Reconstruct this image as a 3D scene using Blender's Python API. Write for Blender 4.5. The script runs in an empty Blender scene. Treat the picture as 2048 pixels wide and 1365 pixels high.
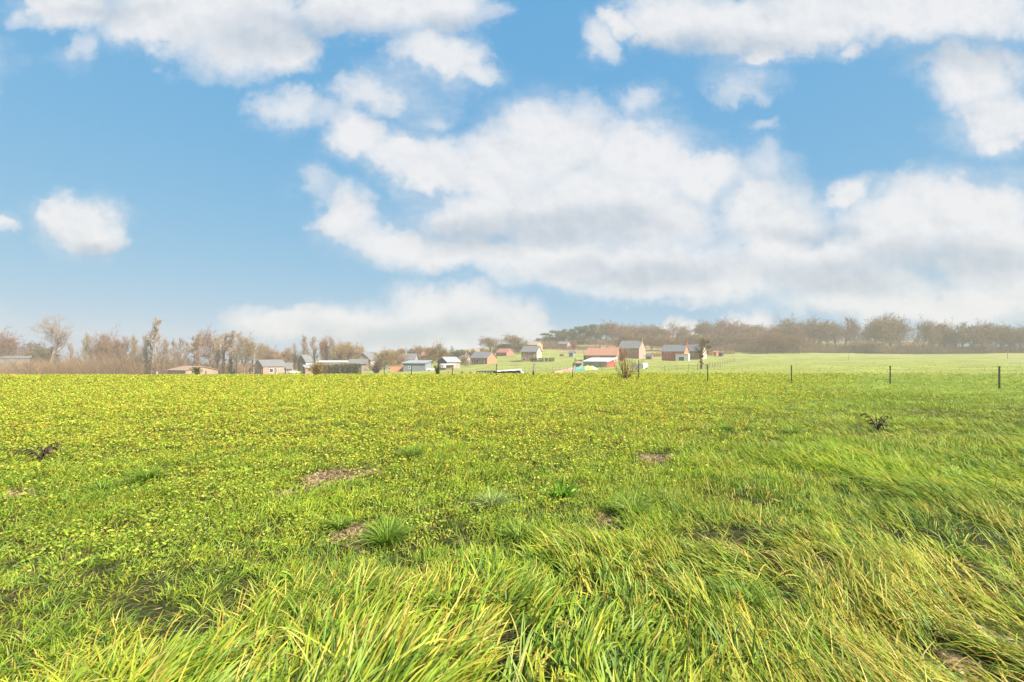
import bpy, bmesh, math, random
import numpy as np
from mathutils import Vector, Matrix, Euler

sc = bpy.context.scene
C = sc.collection
R = math.radians
rnd = random.Random(7)
rng = np.random.default_rng(11)

# ------------------------------------------------------------------ camera
F, CX, HY, EYE = 967.0, 1024.0, 715.0, 1.5      # focal length and horizon in photo pixels, eye height in m
cam = bpy.data.cameras.new('camera'); camo = bpy.data.objects.new('camera', cam); C.objects.link(camo)
cam.sensor_width = 36.0; cam.lens = 36.0 * F / 2048.0
cam.shift_y = (HY - 682.5) / 2048.0
cam.clip_start = 0.05; cam.clip_end = 6000
camo.location = (0, 0, EYE); camo.rotation_euler = (R(90), 0, 0)
sc.camera = camo

# ------------------------------------------------------------------ exposure, sun, sky
EXPO = 1.4
sc.view_settings.view_transform = 'Standard'; sc.view_settings.look = 'None'
sc.view_settings.exposure = EXPO; sc.view_settings.gamma = 1.0
sc.cycles.use_denoising = True
sc.cycles.max_bounces = 6; sc.cycles.diffuse_bounces = 3; sc.cycles.glossy_bounces = 2
sc.cycles.transmission_bounces = 3; sc.cycles.volume_bounces = 1; sc.cycles.transparent_max_bounces = 4
sc.cycles.caustics_reflective = False; sc.cycles.caustics_refractive = False

SUN_DIR = Vector((0.62, -0.42, 0.66)).normalized()
sl = bpy.data.lights.new('sun', 'SUN'); so = bpy.data.objects.new('sun', sl); C.objects.link(so)
sl.energy = 4.8; sl.angle = R(9.0); sl.color = (1.0, 0.95, 0.86)
so.rotation_euler = (-SUN_DIR).to_track_quat('-Z', 'Y').to_euler(); so.location = (0, 0, 60)

W = bpy.data.worlds.new('World'); sc.world = W; W.use_nodes = True
nt = W.node_tree; nt.nodes.clear()
class NG:
    """short hand for building node graphs"""
    def __init__(s, tree): s.t = tree
    def n(s, typ, **kw):
        o = s.t.nodes.new(typ)
        for k, v in kw.items(): setattr(o, k, v)
        return o
    def put(s, sock, v):
        if hasattr(v, 'is_output') or hasattr(v, 'links'): s.t.links.new(v, sock)
        else: sock.default_value = v
    def m(s, op, a, b=None, c=None, clamp=False):
        o = s.n('ShaderNodeMath', operation=op); o.use_clamp = clamp
        for i, v in enumerate((a, b, c)):
            if v is not None: s.put(o.inputs[i], v)
        return o.outputs[0]
    def v(s, op, a, b=None, c=None):
        o = s.n('ShaderNodeVectorMath', operation=op)
        for i, v in enumerate((a, b, c)):
            if v is not None: s.put(o.inputs[i], v)
        return o.outputs['Value'] if op in ('LENGTH', 'DOT_PRODUCT') else o.outputs[0]
    def noise(s, vec, scale, detail=2, rough=.5, out=0, lac=2.0):
        o = s.n('ShaderNodeTexNoise'); s.put(o.inputs['Vector'], vec)
        o.inputs['Scale'].default_value = scale; o.inputs['Detail'].default_value = detail
        o.inputs['Roughness'].default_value = rough; o.inputs['Lacunarity'].default_value = lac
        return o.outputs[out]
    def rng(s, v, a, b, c=0.0, d=1.0, smooth=True):
        o = s.n('ShaderNodeMapRange', interpolation_type='SMOOTHSTEP' if smooth else 'LINEAR')
        s.put(o.inputs[0], v)
        for i, q in enumerate((a, b, c, d)): s.put(o.inputs[i + 1], q)
        return o.outputs[0]
    def mix(s, f, a, b, mode='MIX'):
        o = s.n('ShaderNodeMix', data_type='RGBA', blend_type=mode)
        s.put(o.inputs[0], f)
        for i, q in ((6, a), (7, b)):
            s.put(o.inputs[i], (*q, 1.0) if isinstance(q, tuple) and len(q) == 3 else q)
        return o.outputs[2]

SKY_STRENGTH = 0.06
SKY_GRADE = ((.42, .60), (.578, .25), (.77, .08))
CLOUD_LIT = (0.85, 0.865, 0.90); CLOUD_SHADE = (0.53, 0.61, 0.705)   # as displayed (linear)
# clouds as soft ellipsoids of the sky sphere: centre x, y, radius x, y (kilopixels of the tangent plane), thinness
CLOUDS = [
 (130,15,130,60,0),(300,35,170,80,0),(480,65,160,85,0),(560,100,80,50,0),(690,5,190,90,0),(860,0,150,80,0),(400,10,300,80,0),(140,108,65,52,.70),
 (850,100,98,62,.30),(920,118,75,52,.2),(970,145,65,42,.50),
 (560,215,98,62,.54),(640,235,91,52,.74),(760,190,156,75,.54),(700,225,78,39,.74),(880,230,65,39,.68),
 (720,285,110,62,0),(850,320,140,85,0),(1000,335,160,95,0),(1120,285,150,105,0),(1280,320,160,100,0),(1400,345,120,65,0),
 (1150,420,270,120,0),(960,430,170,90,.1),(1300,430,190,100,0),(690,445,95,62,.15),(790,490,130,60,.2),(615,380,78,55,.74),
 (900,510,210,55,.1),(1100,520,260,62,.05),(1300,530,260,70,0),(1545,445,140,110,0),(1530,395,70,60,.1),(1600,530,260,85,0),
 (1800,470,190,110,0),(1850,425,165,80,0),(1960,430,160,90,0),(2010,520,170,110,0),(1750,585,240,60,.1),(1920,600,200,55,.1),(1450,560,170,48,.2),
 (1010,562,78,34,.70),(1500,355,58,39,.70),(1690,385,60,45,.3),(1530,330,72,65,.70),
 (158,462,105,68,0),(128,438,60,40,.1),(205,490,62,38,.15),(-5,458,45,26,.2),
 (560,648,120,44,.15),(700,648,150,48,.05),(860,632,110,66,0),(945,640,125,66,0),(1020,660,80,58,0),(880,690,290,45,.15),
 (1370,658,65,38,0),(1490,655,68,44,0),(1440,682,130,34,0),
 (1245,45,55,38,.2),(1340,40,130,70,0),(1450,50,160,88,0),(1560,62,150,78,0),(1640,45,80,55,0),(1515,110,55,34,.1),(1195,88,72,58,.50),
 (1900,20,260,80,0),(1770,15,190,78,0),(1640,10,200,60,0),(1685,95,52,36,.50),(1960,150,140,75,.15),(2010,235,120,85,.12),(1845,125,78,36,.70),(2020,285,70,42,.3),
 (1290,205,81,58,.68),(1485,180,110,52,.70),(1510,258,65,29,.82),
 (-250,120,260,120,0),(-420,420,240,130,0),(2400,300,260,160,0),(2550,560,300,110,0),(-300,620,260,60,.1),(400,-220,520,130,.1),(1500,-260,600,140,0),
]
SHADES = [(1130,455,300,52,.0),(960,470,190,60,.2),(560,70,260,70,.3),(1430,95,260,50,.25),(1900,520,260,55,.1),(1660,555,260,50,.2),(180,505,110,30,.2),
          (1300,540,300,40,.3),(820,670,300,40,.3),(1900,110,260,50,.3),(200,20,160,40,.3),(880,40,120,40,.4),(1600,470,200,30,.5)]
def build_sky():
    g = NG(nt)
    d = g.n('ShaderNodeTexCoord').outputs['Generated']
    s = g.n('ShaderNodeSeparateXYZ'); g.put(s.inputs[0], d)
    ay = g.m('MAXIMUM', g.m('ABSOLUTE', s.outputs[1]), 0.12)
    px = g.m('MULTIPLY_ADD', g.m('DIVIDE', s.outputs[0], ay), F / 1000, CX / 1000)
    py = g.m('MULTIPLY_ADD', g.m('DIVIDE', s.outputs[2], ay), -F / 1000, HY / 1000)
    cb = g.n('ShaderNodeCombineXYZ'); g.put(cb.inputs[0], px); g.put(cb.inputs[1], py); cb.inputs[2].default_value = 1.0
    P = cb.outputs[0]
    w1 = g.v('MULTIPLY', g.v('SUBTRACT', g.noise(P, 4.5, 4, .6, 1), (.5, .5, .5)), (.20, .15, 0))
    w2 = g.v('MULTIPLY', g.v('SUBTRACT', g.noise(P, 19, 6, .68, 1), (.5, .5, .5)), (.060, .050, 0))
    Pw = g.v('ADD', g.v('ADD', P, w1), w2)
    def field(lst, warp):
        acc = None
        for x, y, rx, ry, thin in lst:
            a, b = 1000 / rx, 1000 / ry
            q = g.v('MULTIPLY_ADD', warp, (a, b, 0), (-x / rx, -y / ry, thin))
            L = g.v('LENGTH', q)
            acc = L if acc is None else g.m('SMOOTH_MIN', acc, L, .22)
        return acc
    Fd = g.m('SUBTRACT', 1.10, field(CLOUDS, Pw))
    n1 = g.noise(P, 6.5, 10, .60)
    n2 = g.noise(g.v('ADD', P, (.014, -.024, 0)), 6.5, 10, .60)
    dens = g.m('MULTIPLY_ADD', g.m('SUBTRACT', n1, .5), 1.25, Fd)
    n3 = g.noise(g.v('MULTIPLY', P, (1.0, 1.7, 1.0)), 4.2, 8, .66)
    alpha = g.rng(dens, -.06, g.rng(n3, .38, .62, .16, .66))       # here crisp billows, there soft wisps
    alpha = g.m('MULTIPLY', alpha, g.rng(Fd, -.05, .72, .22, 1.0))
    veil = g.m('MULTIPLY', g.rng(g.m('MULTIPLY_ADD', g.m('SUBTRACT', n3, .5), 2.6, Fd), -.15, 1.1), .55)
    alpha = g.m('MAXIMUM', alpha, veil)
    # self shade: flat grey bases, bright tops
    Sd = g.m('SUBTRACT', 1.0, field(SHADES, g.v('ADD', P, g.v('MULTIPLY', w1, (1.3, .7, 0)))))
    base = g.rng(Sd, -.1, .75)
    n4 = g.noise(P, 17, 7, .62); n5 = g.noise(g.v('ADD', P, (.006, -.011, 0)), 17, 7, .62)
    rel = g.m('ADD', g.m('MULTIPLY', g.m('SUBTRACT', n1, n2), 1.45), g.m('MULTIPLY', g.m('SUBTRACT', n4, n5), .7))
    thin = g.rng(dens, .05, .75, .22, 0.0)
    lit = g.m('ADD', g.m('SUBTRACT', g.m('SUBTRACT', .95, g.m('MULTIPLY', base, .80)), thin), rel, clamp=True)
    k = 1.0 / (SKY_STRENGTH * 2 ** EXPO)
    col = g.mix(lit, tuple(c * k for c in CLOUD_SHADE), tuple(c * k for c in CLOUD_LIT))
    sky = g.n('ShaderNodeTexSky', sky_type='NISHITA', sun_disc=False)
    sky.sun_elevation = math.asin(SUN_DIR.z); sky.sun_rotation = math.atan2(SUN_DIR.x, SUN_DIR.y)
    sky.altitude = 100; sky.air_density = 1.0; sky.dust_density = 0.6; sky.ozone_density = 1.5
    sp = g.n('ShaderNodeSeparateColor'); g.put(sp.inputs[0], sky.outputs[0]); cc = g.n('ShaderNodeCombineColor')
    u = SKY_STRENGTH * 2 ** EXPO
    for i, (t, e) in enumerate(SKY_GRADE):                # flattens the vertical falloff, as a photograph's tone curve does
        g.put(cc.inputs[i], g.m('MULTIPLY', g.m('POWER', g.m('MULTIPLY', sp.outputs[i], u), e), t / u))
    blue = cc.outputs[0]
    up = g.rng(s.outputs[2], -.02, .02)
    fin = g.mix(g.m('MULTIPLY', alpha, up), blue, col)
    bg = g.n('ShaderNodeBackground'); g.put(bg.inputs[0], fin); bg.inputs[1].default_value = SKY_STRENGTH
    o = g.n('ShaderNodeOutputWorld'); g.put(o.inputs[0], bg.outputs[0])
build_sky()
W.cycles.sampling_method = 'MANUAL'; W.cycles.sample_map_resolution = 512

# ------------------------------------------------------------------ noise and terrain
_T = np.random.default_rng(3).random((256, 256))
def vnoise(x, y, s=0):
    x = np.asarray(x, float) + s * 17.31; y = np.asarray(y, float) + s * 9.77
    xi = np.floor(x).astype(int); yi = np.floor(y).astype(int); fx = x - xi; fy = y - yi
    fx = fx * fx * (3 - 2 * fx); fy = fy * fy * (3 - 2 * fy)
    a, b = _T[xi & 255, yi & 255], _T[(xi + 1) & 255, yi & 255]
    c, d = _T[xi & 255, (yi + 1) & 255], _T[(xi + 1) & 255, (yi + 1) & 255]
    return (a * (1 - fx) + b * fx) * (1 - fy) + (c * (1 - fx) + d * fx) * fy
def fbm(x, y, o=4, s=0):
    v, a, t = 0, .5, 0
    for i in range(o):
        v = v + a * vnoise(x * 2 ** i, y * 2 ** i, s + i); t += a; a *= .5
    return v / t
# ground profile: where the ground at each depth shows (photo rows), per viewing column
_D = [60, 100, 150, 200, 250, 300, 360, 430, 520, 700, 1500]
_G = {
 -400: (757,759,757,752,749,746,742,738,733,727,720), 300: (757,758,757,752,749,746,742,738,733,727,720),
 520: (755,754,752,749,745,741,736,731,727,722,718), 700: (753,751,749,745,738,731,725,719,714,712,714),
 850: (751,749,744,736,727,719,712,707,705,708,712), 950: (749,747,740,730,720,712,705,700,698,703,711),
 1040: (747.5,744,735,724,712,704,697,690,690,698,710), 1150: (745,740,730,721,712,704,695,684,678,690,709),
 1250: (742,735,728,722,716,708,697,684,676,688,709), 1350: (741,731,725,722,717,708,697,684,675,688,709),
 1500: (740,728,722,719,714,709,700,688,678,690,709), 1700: (740,727,722,719,714.5,710,700,686,676,690,709),
 1830: (740,727,721.5,718.5,714.2,709.7,701,687,679,691,709), 1900: (740,727,721,718,714,709.5,702,694,688,695,709),
 2048: (739,727,721,718,712,706,702,698,694,698,709), 2500: (739,727,721,718,712,706,702,698,694,698,709)}
_U = np.array(sorted(_G)); _DD = np.array([0, 8, 30, 40] + _D, float)
_Z = np.array([[0, 0, 0, 0] + [EYE - (y - HY) * d / F for y, d in zip(_G[u], _D)] for u in _U])
_ug = np.linspace(_U[0], _U[-1], 240); _lg = np.linspace(0, math.log(1501), 400)
_tab = np.array([[np.interp(math.exp(l) - 1, _DD, z) for l in _lg] for z in _Z])
_tab = np.array([np.interp(_ug, _U, _tab[:, j]) for j in range(len(_lg))]).T
def _blur(a, k, ax):
    ker = np.hanning(2 * k + 3)[1:-1]; ker /= ker.sum()
    p = [(0, 0), (0, 0)]; p[ax] = (k, k)
    return np.apply_along_axis(lambda v: np.convolve(v, ker, 'valid'), ax, np.pad(a, p, mode='edge'))
_tab = _blur(_blur(_tab, 5, 1), 6, 0)
def ground(x, y):
    x = np.asarray(x, float); y = np.asarray(y, float)
    r = np.hypot(x, y); d = np.maximum(y, .35 * r)
    u = np.clip(CX + F * x / np.maximum(d, .01), _U[0], _U[-1] - 1e-3)
    fu = (u - _ug[0]) / (_ug[1] - _ug[0]); fl = np.clip(np.log1p(d) / (_lg[1] - _lg[0]), 0, len(_lg) - 1.001)
    iu = np.clip(fu.astype(int), 0, len(_ug) - 2); il = fl.astype(int); fu = fu - iu; fl = fl - il
    z = (_tab[iu, il] * (1 - fu) + _tab[iu + 1, il] * fu) * (1 - fl) + (_tab[iu, il + 1] * (1 - fu) + _tab[iu + 1, il + 1] * fu) * fl
    near = np.clip((48 - r) / 20, 0, 1)
    z = z + near * ((fbm(x / .55, y / .55, 3, 5) - .5) * .10 + (fbm(x / 3.1, y / 3.1, 2, 8) - .5) * .10)
    far = np.clip((d - 60) / 120, 0, 1)
    return z + far * (fbm(x / 30, y / 30, 3, 2) - .5) * 1.1
def gz(x, y): return float(ground(np.array([x]), np.array([y]))[0])
def at(px, d):                                   # ground point in a viewing direction at a given depth
    x = (px - CX) / F * d; return Vector((x, d, gz(x, d)))
def find(px, py, dg, lo=.55, hi=1.7):            # the depth near dg at which the ground shows at that row
    ds = np.linspace(dg * lo, dg * hi, 240); xs = (px - CX) / F * ds
    yy = HY - F * (ground(xs, ds) - EYE) / ds
    i = int(np.argmin(np.abs(yy - py) + 6 * np.abs(np.log(ds / dg))))
    return at(px, float(ds[i]))

# ------------------------------------------------------------------ object helpers
def tag(o, label=None, cat=None, group=None, kind=None):
    for k, v in (('label', label), ('category', cat), ('group', group), ('kind', kind)):
        if v: o[k] = v
    return o
def empty(name, loc, rz=0.0, label=None, cat=None, group=None):
    o = bpy.data.objects.new(name, None); C.objects.link(o); o.location = loc; o.rotation_euler = (0, 0, rz)
    o.empty_display_size = .2
    return tag(o, label, cat, group)
def link(name, me, parent=None):
    o = bpy.data.objects.new(name, me); C.objects.link(o)
    if parent: o.parent = parent
    return o
def mesh_np(name, V, Q, mat, col=None, smooth=False):
    """V (n,3) vertices, Q (m,k) faces all with k corners, col (n,3) colours per vertex"""
    V = np.ascontiguousarray(V, np.float32); Q = np.ascontiguousarray(Q, np.int32); k = Q.shape[1]
    me = bpy.data.meshes.new(name)
    me.vertices.add(len(V)); me.vertices.foreach_set('co', V.ravel())
    me.loops.add(Q.size); me.loops.foreach_set('vertex_index', Q.ravel())
    me.polygons.add(len(Q)); me.polygons.foreach_set('loop_start', np.arange(0, Q.size, k, dtype=np.int32))
    if smooth: me.polygons.foreach_set('use_smooth', np.ones(len(Q), bool))
    if col is not None:
        a = me.attributes.new('col', 'FLOAT_COLOR', 'POINT')
        a.data.foreach_set('color', np.concatenate([col, np.ones((len(col), 1))], 1).astype(np.float32).ravel())
    me.update(calc_edges=True); me.materials.append(mat)
    return me
class MB:
    """collects simple shapes into ONE mesh"""
    def __init__(s): s.v = []; s.f = []
    def add(s, vs, fs):
        n = len(s.v); s.v += [tuple(p) for p in vs]; s.f += [tuple(i + n for i in f) for f in fs]; return s
    def box(s, x0, x1, y0, y1, z0, z1):
        return s.add([(x0,y0,z0),(x1,y0,z0),(x1,y1,z0),(x0,y1,z0),(x0,y0,z1),(x1,y0,z1),(x1,y1,z1),(x0,y1,z1)],
                     [(0,3,2,1),(4,5,6,7),(0,1,5,4),(1,2,6,5),(2,3,7,6),(3,0,4,7)])
    def prism(s, prof, a0, a1, axis='x'):
        """profile (two coordinates) extruded along an axis"""
        n = len(prof); P = {'x': lambda a, p: (a, p[0], p[1]), 'y': lambda a, p: (p[0], a, p[1]), 'z': lambda a, p: (p[0], p[1], a)}[axis]
        vs = [P(a0, p) for p in prof] + [P(a1, p) for p in prof]
        return s.add(vs, [tuple(range(n))[::-1], tuple(range(n, 2 * n))] + [(i, (i + 1) % n, n + (i + 1) % n, n + i) for i in range(n)])
    def tube(s, pts, rad, k=6):
        pts = [Vector(p) for p in pts]; rad = rad if hasattr(rad, '__len__') else [rad] * len(pts); rings = []
        for i, p in enumerate(pts):
            d = (pts[min(i + 1, len(pts) - 1)] - pts[max(i - 1, 0)]).normalized()
            a = d.cross(Vector((0, 0, 1)) if abs(d.z) < .9 else Vector((1, 0, 0))).normalized(); b = d.cross(a)
            rings += [p + (a * math.cos(2 * math.pi * j / k) + b * math.sin(2 * math.pi * j / k)) * rad[i] for j in range(k)]
        m = len(pts)
        return s.add(rings, [(i*k+j, i*k+(j+1)%k, (i+1)*k+(j+1)%k, (i+1)*k+j) for i in range(m-1) for j in range(k)] + [tuple(range(k))[::-1], tuple(range((m-1)*k, m*k))])
    def mesh(s, name, mat):
        me = bpy.data.meshes.new(name); me.from_pydata(s.v, [], s.f)
        bm = bmesh.new(); bm.from_mesh(me); bmesh.ops.recalc_face_normals(bm, faces=bm.faces); bm.to_mesh(me); bm.free()
        me.materials.append(mat); return me
    def build(s, name, mat, parent=None): return link(name, s.mesh(name, mat), parent)

# ------------------------------------------------------------------ materials
def new_mat(name):
    m = bpy.data.materials.new(name); m.use_nodes = True; m.node_tree.nodes.clear()
    return m, NG(m.node_tree)
def finish(g, col, rough=.8, bump=None, spec=.3, bstr=.3, bdist=.02):
    b = g.n('ShaderNodeBsdfPrincipled'); g.put(b.inputs['Base Color'], col); g.put(b.inputs['Roughness'], rough)
    b.inputs['Specular IOR Level'].default_value = spec
    if bump is not None:
        q = g.n('ShaderNodeBump'); g.put(q.inputs['Height'], bump); q.inputs['Strength'].default_value = bstr; q.inputs['Distance'].default_value = bdist
        g.put(b.inputs['Normal'], q.outputs[0])
    o = g.n('ShaderNodeOutputMaterial'); g.put(o.inputs[0], b.outputs[0]); return b
def surf(name, c, rough=.8, var=.18, scale=1.2, spec=.3, metal=0, bump=.2):
    """plain weathered surface: colour with two sizes of blotch, fine bump"""
    m, g = new_mat(name); P = g.n('ShaderNodeTexCoord').outputs['Object']
    n = g.noise(P, scale, 5, .6); n2 = g.noise(P, scale * 11, 3, .6)
    f = g.m('ADD', g.m('MULTIPLY', n, .7), g.m('MULTIPLY', n2, .3))
    col = g.mix(g.rng(f, .3, .7), tuple(q * (1 - var) for q in c), tuple(min(1, q * (1 + var)) for q in c))
    b = finish(g, col, g.rng(n2, .2, .8, max(0, rough - .1), min(1, rough + .1)), n2, spec, bump, .01)
    b.inputs['Metallic'].default_value = metal
    return m
def ribbed(name, c1, c2, scale, axis=2, rough=.75, wave='SIN', bump=.4):
    """courses of brick, tile, board or sheet as a band pattern plus blotches"""
    m, g = new_mat(name); P = g.n('ShaderNodeTexCoord').outputs['Object']
    w = g.n('ShaderNodeTexWave', wave_type='BANDS', bands_direction='XYZ'[axis], wave_profile=wave)
    g.put(w.inputs['Vector'], P); w.inputs['Scale'].default_value = scale; w.inputs['Distortion'].default_value = .3
    n = g.noise(P, .8, 5, .65); n2 = g.noise(P, 9, 3, .6)
    f = g.m('ADD', g.m('MULTIPLY', w.outputs[1], .35), g.m('ADD', g.m('MULTIPLY', n, .5), g.m('MULTIPLY', n2, .25)))
    finish(g, g.mix(g.rng(f, .3, .8), c1, c2), rough, w.outputs[1], .3, bump, .02)
    return m
def bricks(name, c1, c2, mortar):
    m, g = new_mat(name); P = g.n('ShaderNodeTexCoord').outputs['Object']
    s = g.n('ShaderNodeSeparateXYZ'); g.put(s.inputs[0], P); cb = g.n('ShaderNodeCombineXYZ')
    g.put(cb.inputs[0], g.m('ADD', s.outputs[0], s.outputs[1])); g.put(cb.inputs[1], s.outputs[2])
    b = g.n('ShaderNodeTexBrick'); g.put(b.inputs['Vector'], cb.outputs[0]); b.inputs['Scale'].default_value = 4.0
    b.inputs['Color1'].default_value = (*c1, 1); b.inputs['Color2'].default_value = (*c2, 1); b.inputs['Mortar'].default_value = (*mortar, 1)
    n = g.noise(P, .6, 5, .6)
    col = g.mix(g.rng(n, .3, .7, 0, .5), b.outputs[0], tuple(q * .72 for q in c1))
    finish(g, col, .85, b.outputs[1], .2, .2, .01)
    return m
def leafy(name, trans=.35, rough=.5, spec=.35, jitter=0.0, tint=None):
    """leaf and blade material: colour from the mesh, some light passing through"""
    m, g = new_mat(name)
    a = g.n('ShaderNodeAttribute', attribute_name='col'); col = a.outputs[0]
    if tint: col = g.mix(1.0, col, tint, 'MULTIPLY')
    if jitter:
        r = g.n('ShaderNodeObjectInfo').outputs['Random']
        h = g.n('ShaderNodeHueSaturation'); g.put(h.inputs['Color'], col)
        g.put(h.inputs['Hue'], g.rng(r, 0, 1, .5 - jitter * .06, .5 + jitter * .06, False))
        g.put(h.inputs['Value'], g.rng(g.m('FRACT', g.m('MULTIPLY', r, 7.3)), 0, 1, 1 - .3 * jitter, 1 + .3 * jitter, False)); col = h.outputs[0]
    b = g.n('ShaderNodeBsdfPrincipled'); g.put(b.inputs['Base Color'], col); b.inputs['Roughness'].default_value = rough
    b.inputs['Specular IOR Level'].default_value = spec
    o = g.n('ShaderNodeOutputMaterial')
    if trans:
        t = g.n('ShaderNodeBsdfTranslucent'); g.put(t.inputs[0], col); x = g.n('ShaderNodeMixShader'); x.inputs[0].default_value = trans
        g.put(x.inputs[1], b.outputs[0]); g.put(x.inputs[2], t.outputs[0]); g.put(o.inputs[0], x.outputs[0])
    else: g.put(o.inputs[0], b.outputs[0])
    return m

# ------------------------------------------------------------------ the ground sheet
BARE = [(660,962,62,17),(735,950,40,9),(700,1078,34,22),(1335,922,52,9),(1208,1032,34,15),(2035,1290,60,70),(45,992,45,9),(1540,888,20,5),
        (560,1000,22,6),(1960,1130,20,8),(1640,892,14,4),(1905,1330,40,24),(1460,905,12,4)]
_BG = []
for px, py, rx, ry in BARE:
    d = EYE * F / (py - HY); _BG.append(((px - CX) / F * d, d, 1.25 * rx / F * d, 1.25 * max(ry * d * d / (F * EYE), .12)))
def bare(x, y):
    """0..1: how bare the soil is"""
    v = np.zeros_like(x); wob = (fbm(x / .20, y / .26, 4, 31) - .5) * 1.6
    for cx, cy, rx, ry in _BG:
        v = np.maximum(v, np.clip(1.0 - np.hypot((x - cx) / rx, (y - cy) / ry) + wob * 1.25, 0, 1))
    return np.clip(v * 1.9, 0, 1)
def build_ground():
    th = np.concatenate([np.arange(-56, 56, .28), np.arange(56, 304, 4)]) * math.pi / 180
    r = np.concatenate([np.arange(.3, 12, .11), 12 * 1.0165 ** np.arange(0, 296)])
    r = r[r < 640]; T, Rr = np.meshgrid(th, r); X = Rr * np.sin(T); Y = Rr * np.cos(T)
    Z = ground(X.ravel(), Y.ravel()); V = np.stack([X.ravel(), Y.ravel(), Z], 1)
    V = np.concatenate([V, [[0, 0, gz(0, 0)]]]); nt_, nr = len(th), len(r)
    i, j = np.meshgrid(np.arange(nr - 1), np.arange(nt_), indexing='ij'); j2 = (j + 1) % nt_
    Q = np.stack([i * nt_ + j, (i + 1) * nt_ + j, (i + 1) * nt_ + j2, i * nt_ + j2], -1).reshape(-1, 4)
    x, y = V[:, 0], V[:, 1]; d = np.maximum(y, .35 * np.hypot(x, y)); u = CX + F * x / np.maximum(d, .01)
    # land cover: worn soil and thatch under the meadow, pasture, scrub on the slopes, ploughed bank
    n = fbm(x / 7, y / 7, 4, 3)[:, None]; n2 = fbm(x / 40, y / 40, 3, 6)[:, None]
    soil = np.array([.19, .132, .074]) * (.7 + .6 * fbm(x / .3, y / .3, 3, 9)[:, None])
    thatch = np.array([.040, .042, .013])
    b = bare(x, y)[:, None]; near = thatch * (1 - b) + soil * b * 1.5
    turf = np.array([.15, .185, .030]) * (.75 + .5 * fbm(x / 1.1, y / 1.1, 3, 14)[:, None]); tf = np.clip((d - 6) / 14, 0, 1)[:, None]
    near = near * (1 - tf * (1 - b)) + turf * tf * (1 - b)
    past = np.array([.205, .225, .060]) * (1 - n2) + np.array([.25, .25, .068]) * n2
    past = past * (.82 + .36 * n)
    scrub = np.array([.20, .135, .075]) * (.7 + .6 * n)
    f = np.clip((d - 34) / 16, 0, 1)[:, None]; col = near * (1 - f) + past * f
    def blend(col, mask, c): m = np.clip(mask, 0, 1)[:, None]; return col * (1 - m) + c * m
    hill = np.clip((d - 316) / 18, 0, 1) * np.clip((u - 1230) / 90, 0, 1)
    col = blend(col, hill * np.clip(1.5 - 1.3 * (n2[:, 0] > .56), 0, 1), scrub)
    mid = np.clip((d - 268) / 10, 0, 1) * np.clip((u - 1100) / 25, 0, 1) * np.clip((1440 - u) / 40, 0, 1) * np.clip((fbm(x / 22, y / 22, 3, 12) - .40) * 12, 0, 1)
    col = blend(col, mid, scrub * 1.15)
    left = np.clip((d - 150) / 12, 0, 1) * np.clip((560 - u) / 60, 0, 1)
    col = blend(col, left, scrub * .8)
    bank = np.exp(-((d - 196 + 8 * (n2[:, 0] - .5)) / 5.0) ** 2) * np.clip((u - 1425) / 60, 0, 1)
    col = blend(col, bank * 1.1, np.array([.17, .13, .07]))
    strip = np.exp(-((d - 178) / 10) ** 2) * np.clip((u - 540) / 40, 0, 1) * np.clip((860 - u) / 60, 0, 1)
    col = blend(col, strip, np.array([.33, .25, .12]))
    m, g = new_mat('meadow_ground')
    a = g.n('ShaderNodeAttribute', attribute_name='col').outputs[0]; P = g.n('ShaderNodeTexCoord').outputs['Object']
    nz = g.noise(P, 2.2, 8, .68); nb = g.noise(P, .18, 6, .6); nf = g.noise(P, 30, 4, .7)
    f1 = g.rng(g.m('ADD', g.m('MULTIPLY', nz, .55), g.m('MULTIPLY', nb, .45)), .34, .66, .62, 1.36)
    f2 = g.rng(nf, .3, .7, .75, 1.25)
    sc_ = g.m('MULTIPLY', f1, f2); cv = g.n('ShaderNodeCombineXYZ')
    for k in range(3): g.put(cv.inputs[k], sc_)
    finish(g, g.mix(1.0, a, cv.outputs[0], 'MULTIPLY'), .95, g.m('ADD', g.m('MULTIPLY', nz, .6), g.m('MULTIPLY', nf, .3)), .1, .9, .08)
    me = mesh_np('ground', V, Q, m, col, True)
    tag(link('ground', me), kind='structure')
build_ground()

# ------------------------------------------------------------------ meadow: blades and weeds
def ribbons(root, head, L, Wd, e0, e1, S, twist, col, tipcol=None, taper=1.0):
    """bent ribbons: one per root; e0/e1 elevation angle at the root and at the tip"""
    N = len(root); h = np.stack([np.cos(head), np.sin(head)], 1)
    p = root.copy(); V = np.empty((N, S + 1, 2, 3), np.float32); cc = np.empty((N, S + 1, 2, 3), np.float32)
    for k in range(S + 1):
        t = k / S; e = e0 + (e1 - e0) * t ** 1.25
        if k:
            dl = (L / S)[:, None]; p = p + dl * np.concatenate([np.cos(em)[:, None] * h, np.sin(em)[:, None]], 1)
        em = e0 + (e1 - e0) * ((k + .5) / S) ** 1.25
        nrm = np.concatenate([-np.sin(e)[:, None] * h, np.cos(e)[:, None]], 1)
        side = np.concatenate([-h[:, 1:2], h[:, 0:1], np.zeros((N, 1))], 1)
        tw = twist * (1 + .5 * t)
        sd = np.cos(tw)[:, None] * side + np.sin(tw)[:, None] * nrm
        w = (Wd * (.55 + .9 * t) * max(1 - t, .0) ** (.75 * taper) + Wd * .05)[:, None] * .5
        V[:, k, 0] = p - sd * w; V[:, k, 1] = p + sd * w
        c = col if tipcol is None else col + (tipcol - col) * t ** 2
        cc[:, k, 0] = c; cc[:, k, 1] = c
    b = (np.arange(N) * (S + 1) * 2)[:, None] + np.arange(S)[None] * 2
    Q = np.stack([b, b + 1, b + 3, b + 2], -1).reshape(-1, 4)
    return V.reshape(-1, 3), Q, cc.reshape(-1, 3)
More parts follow.
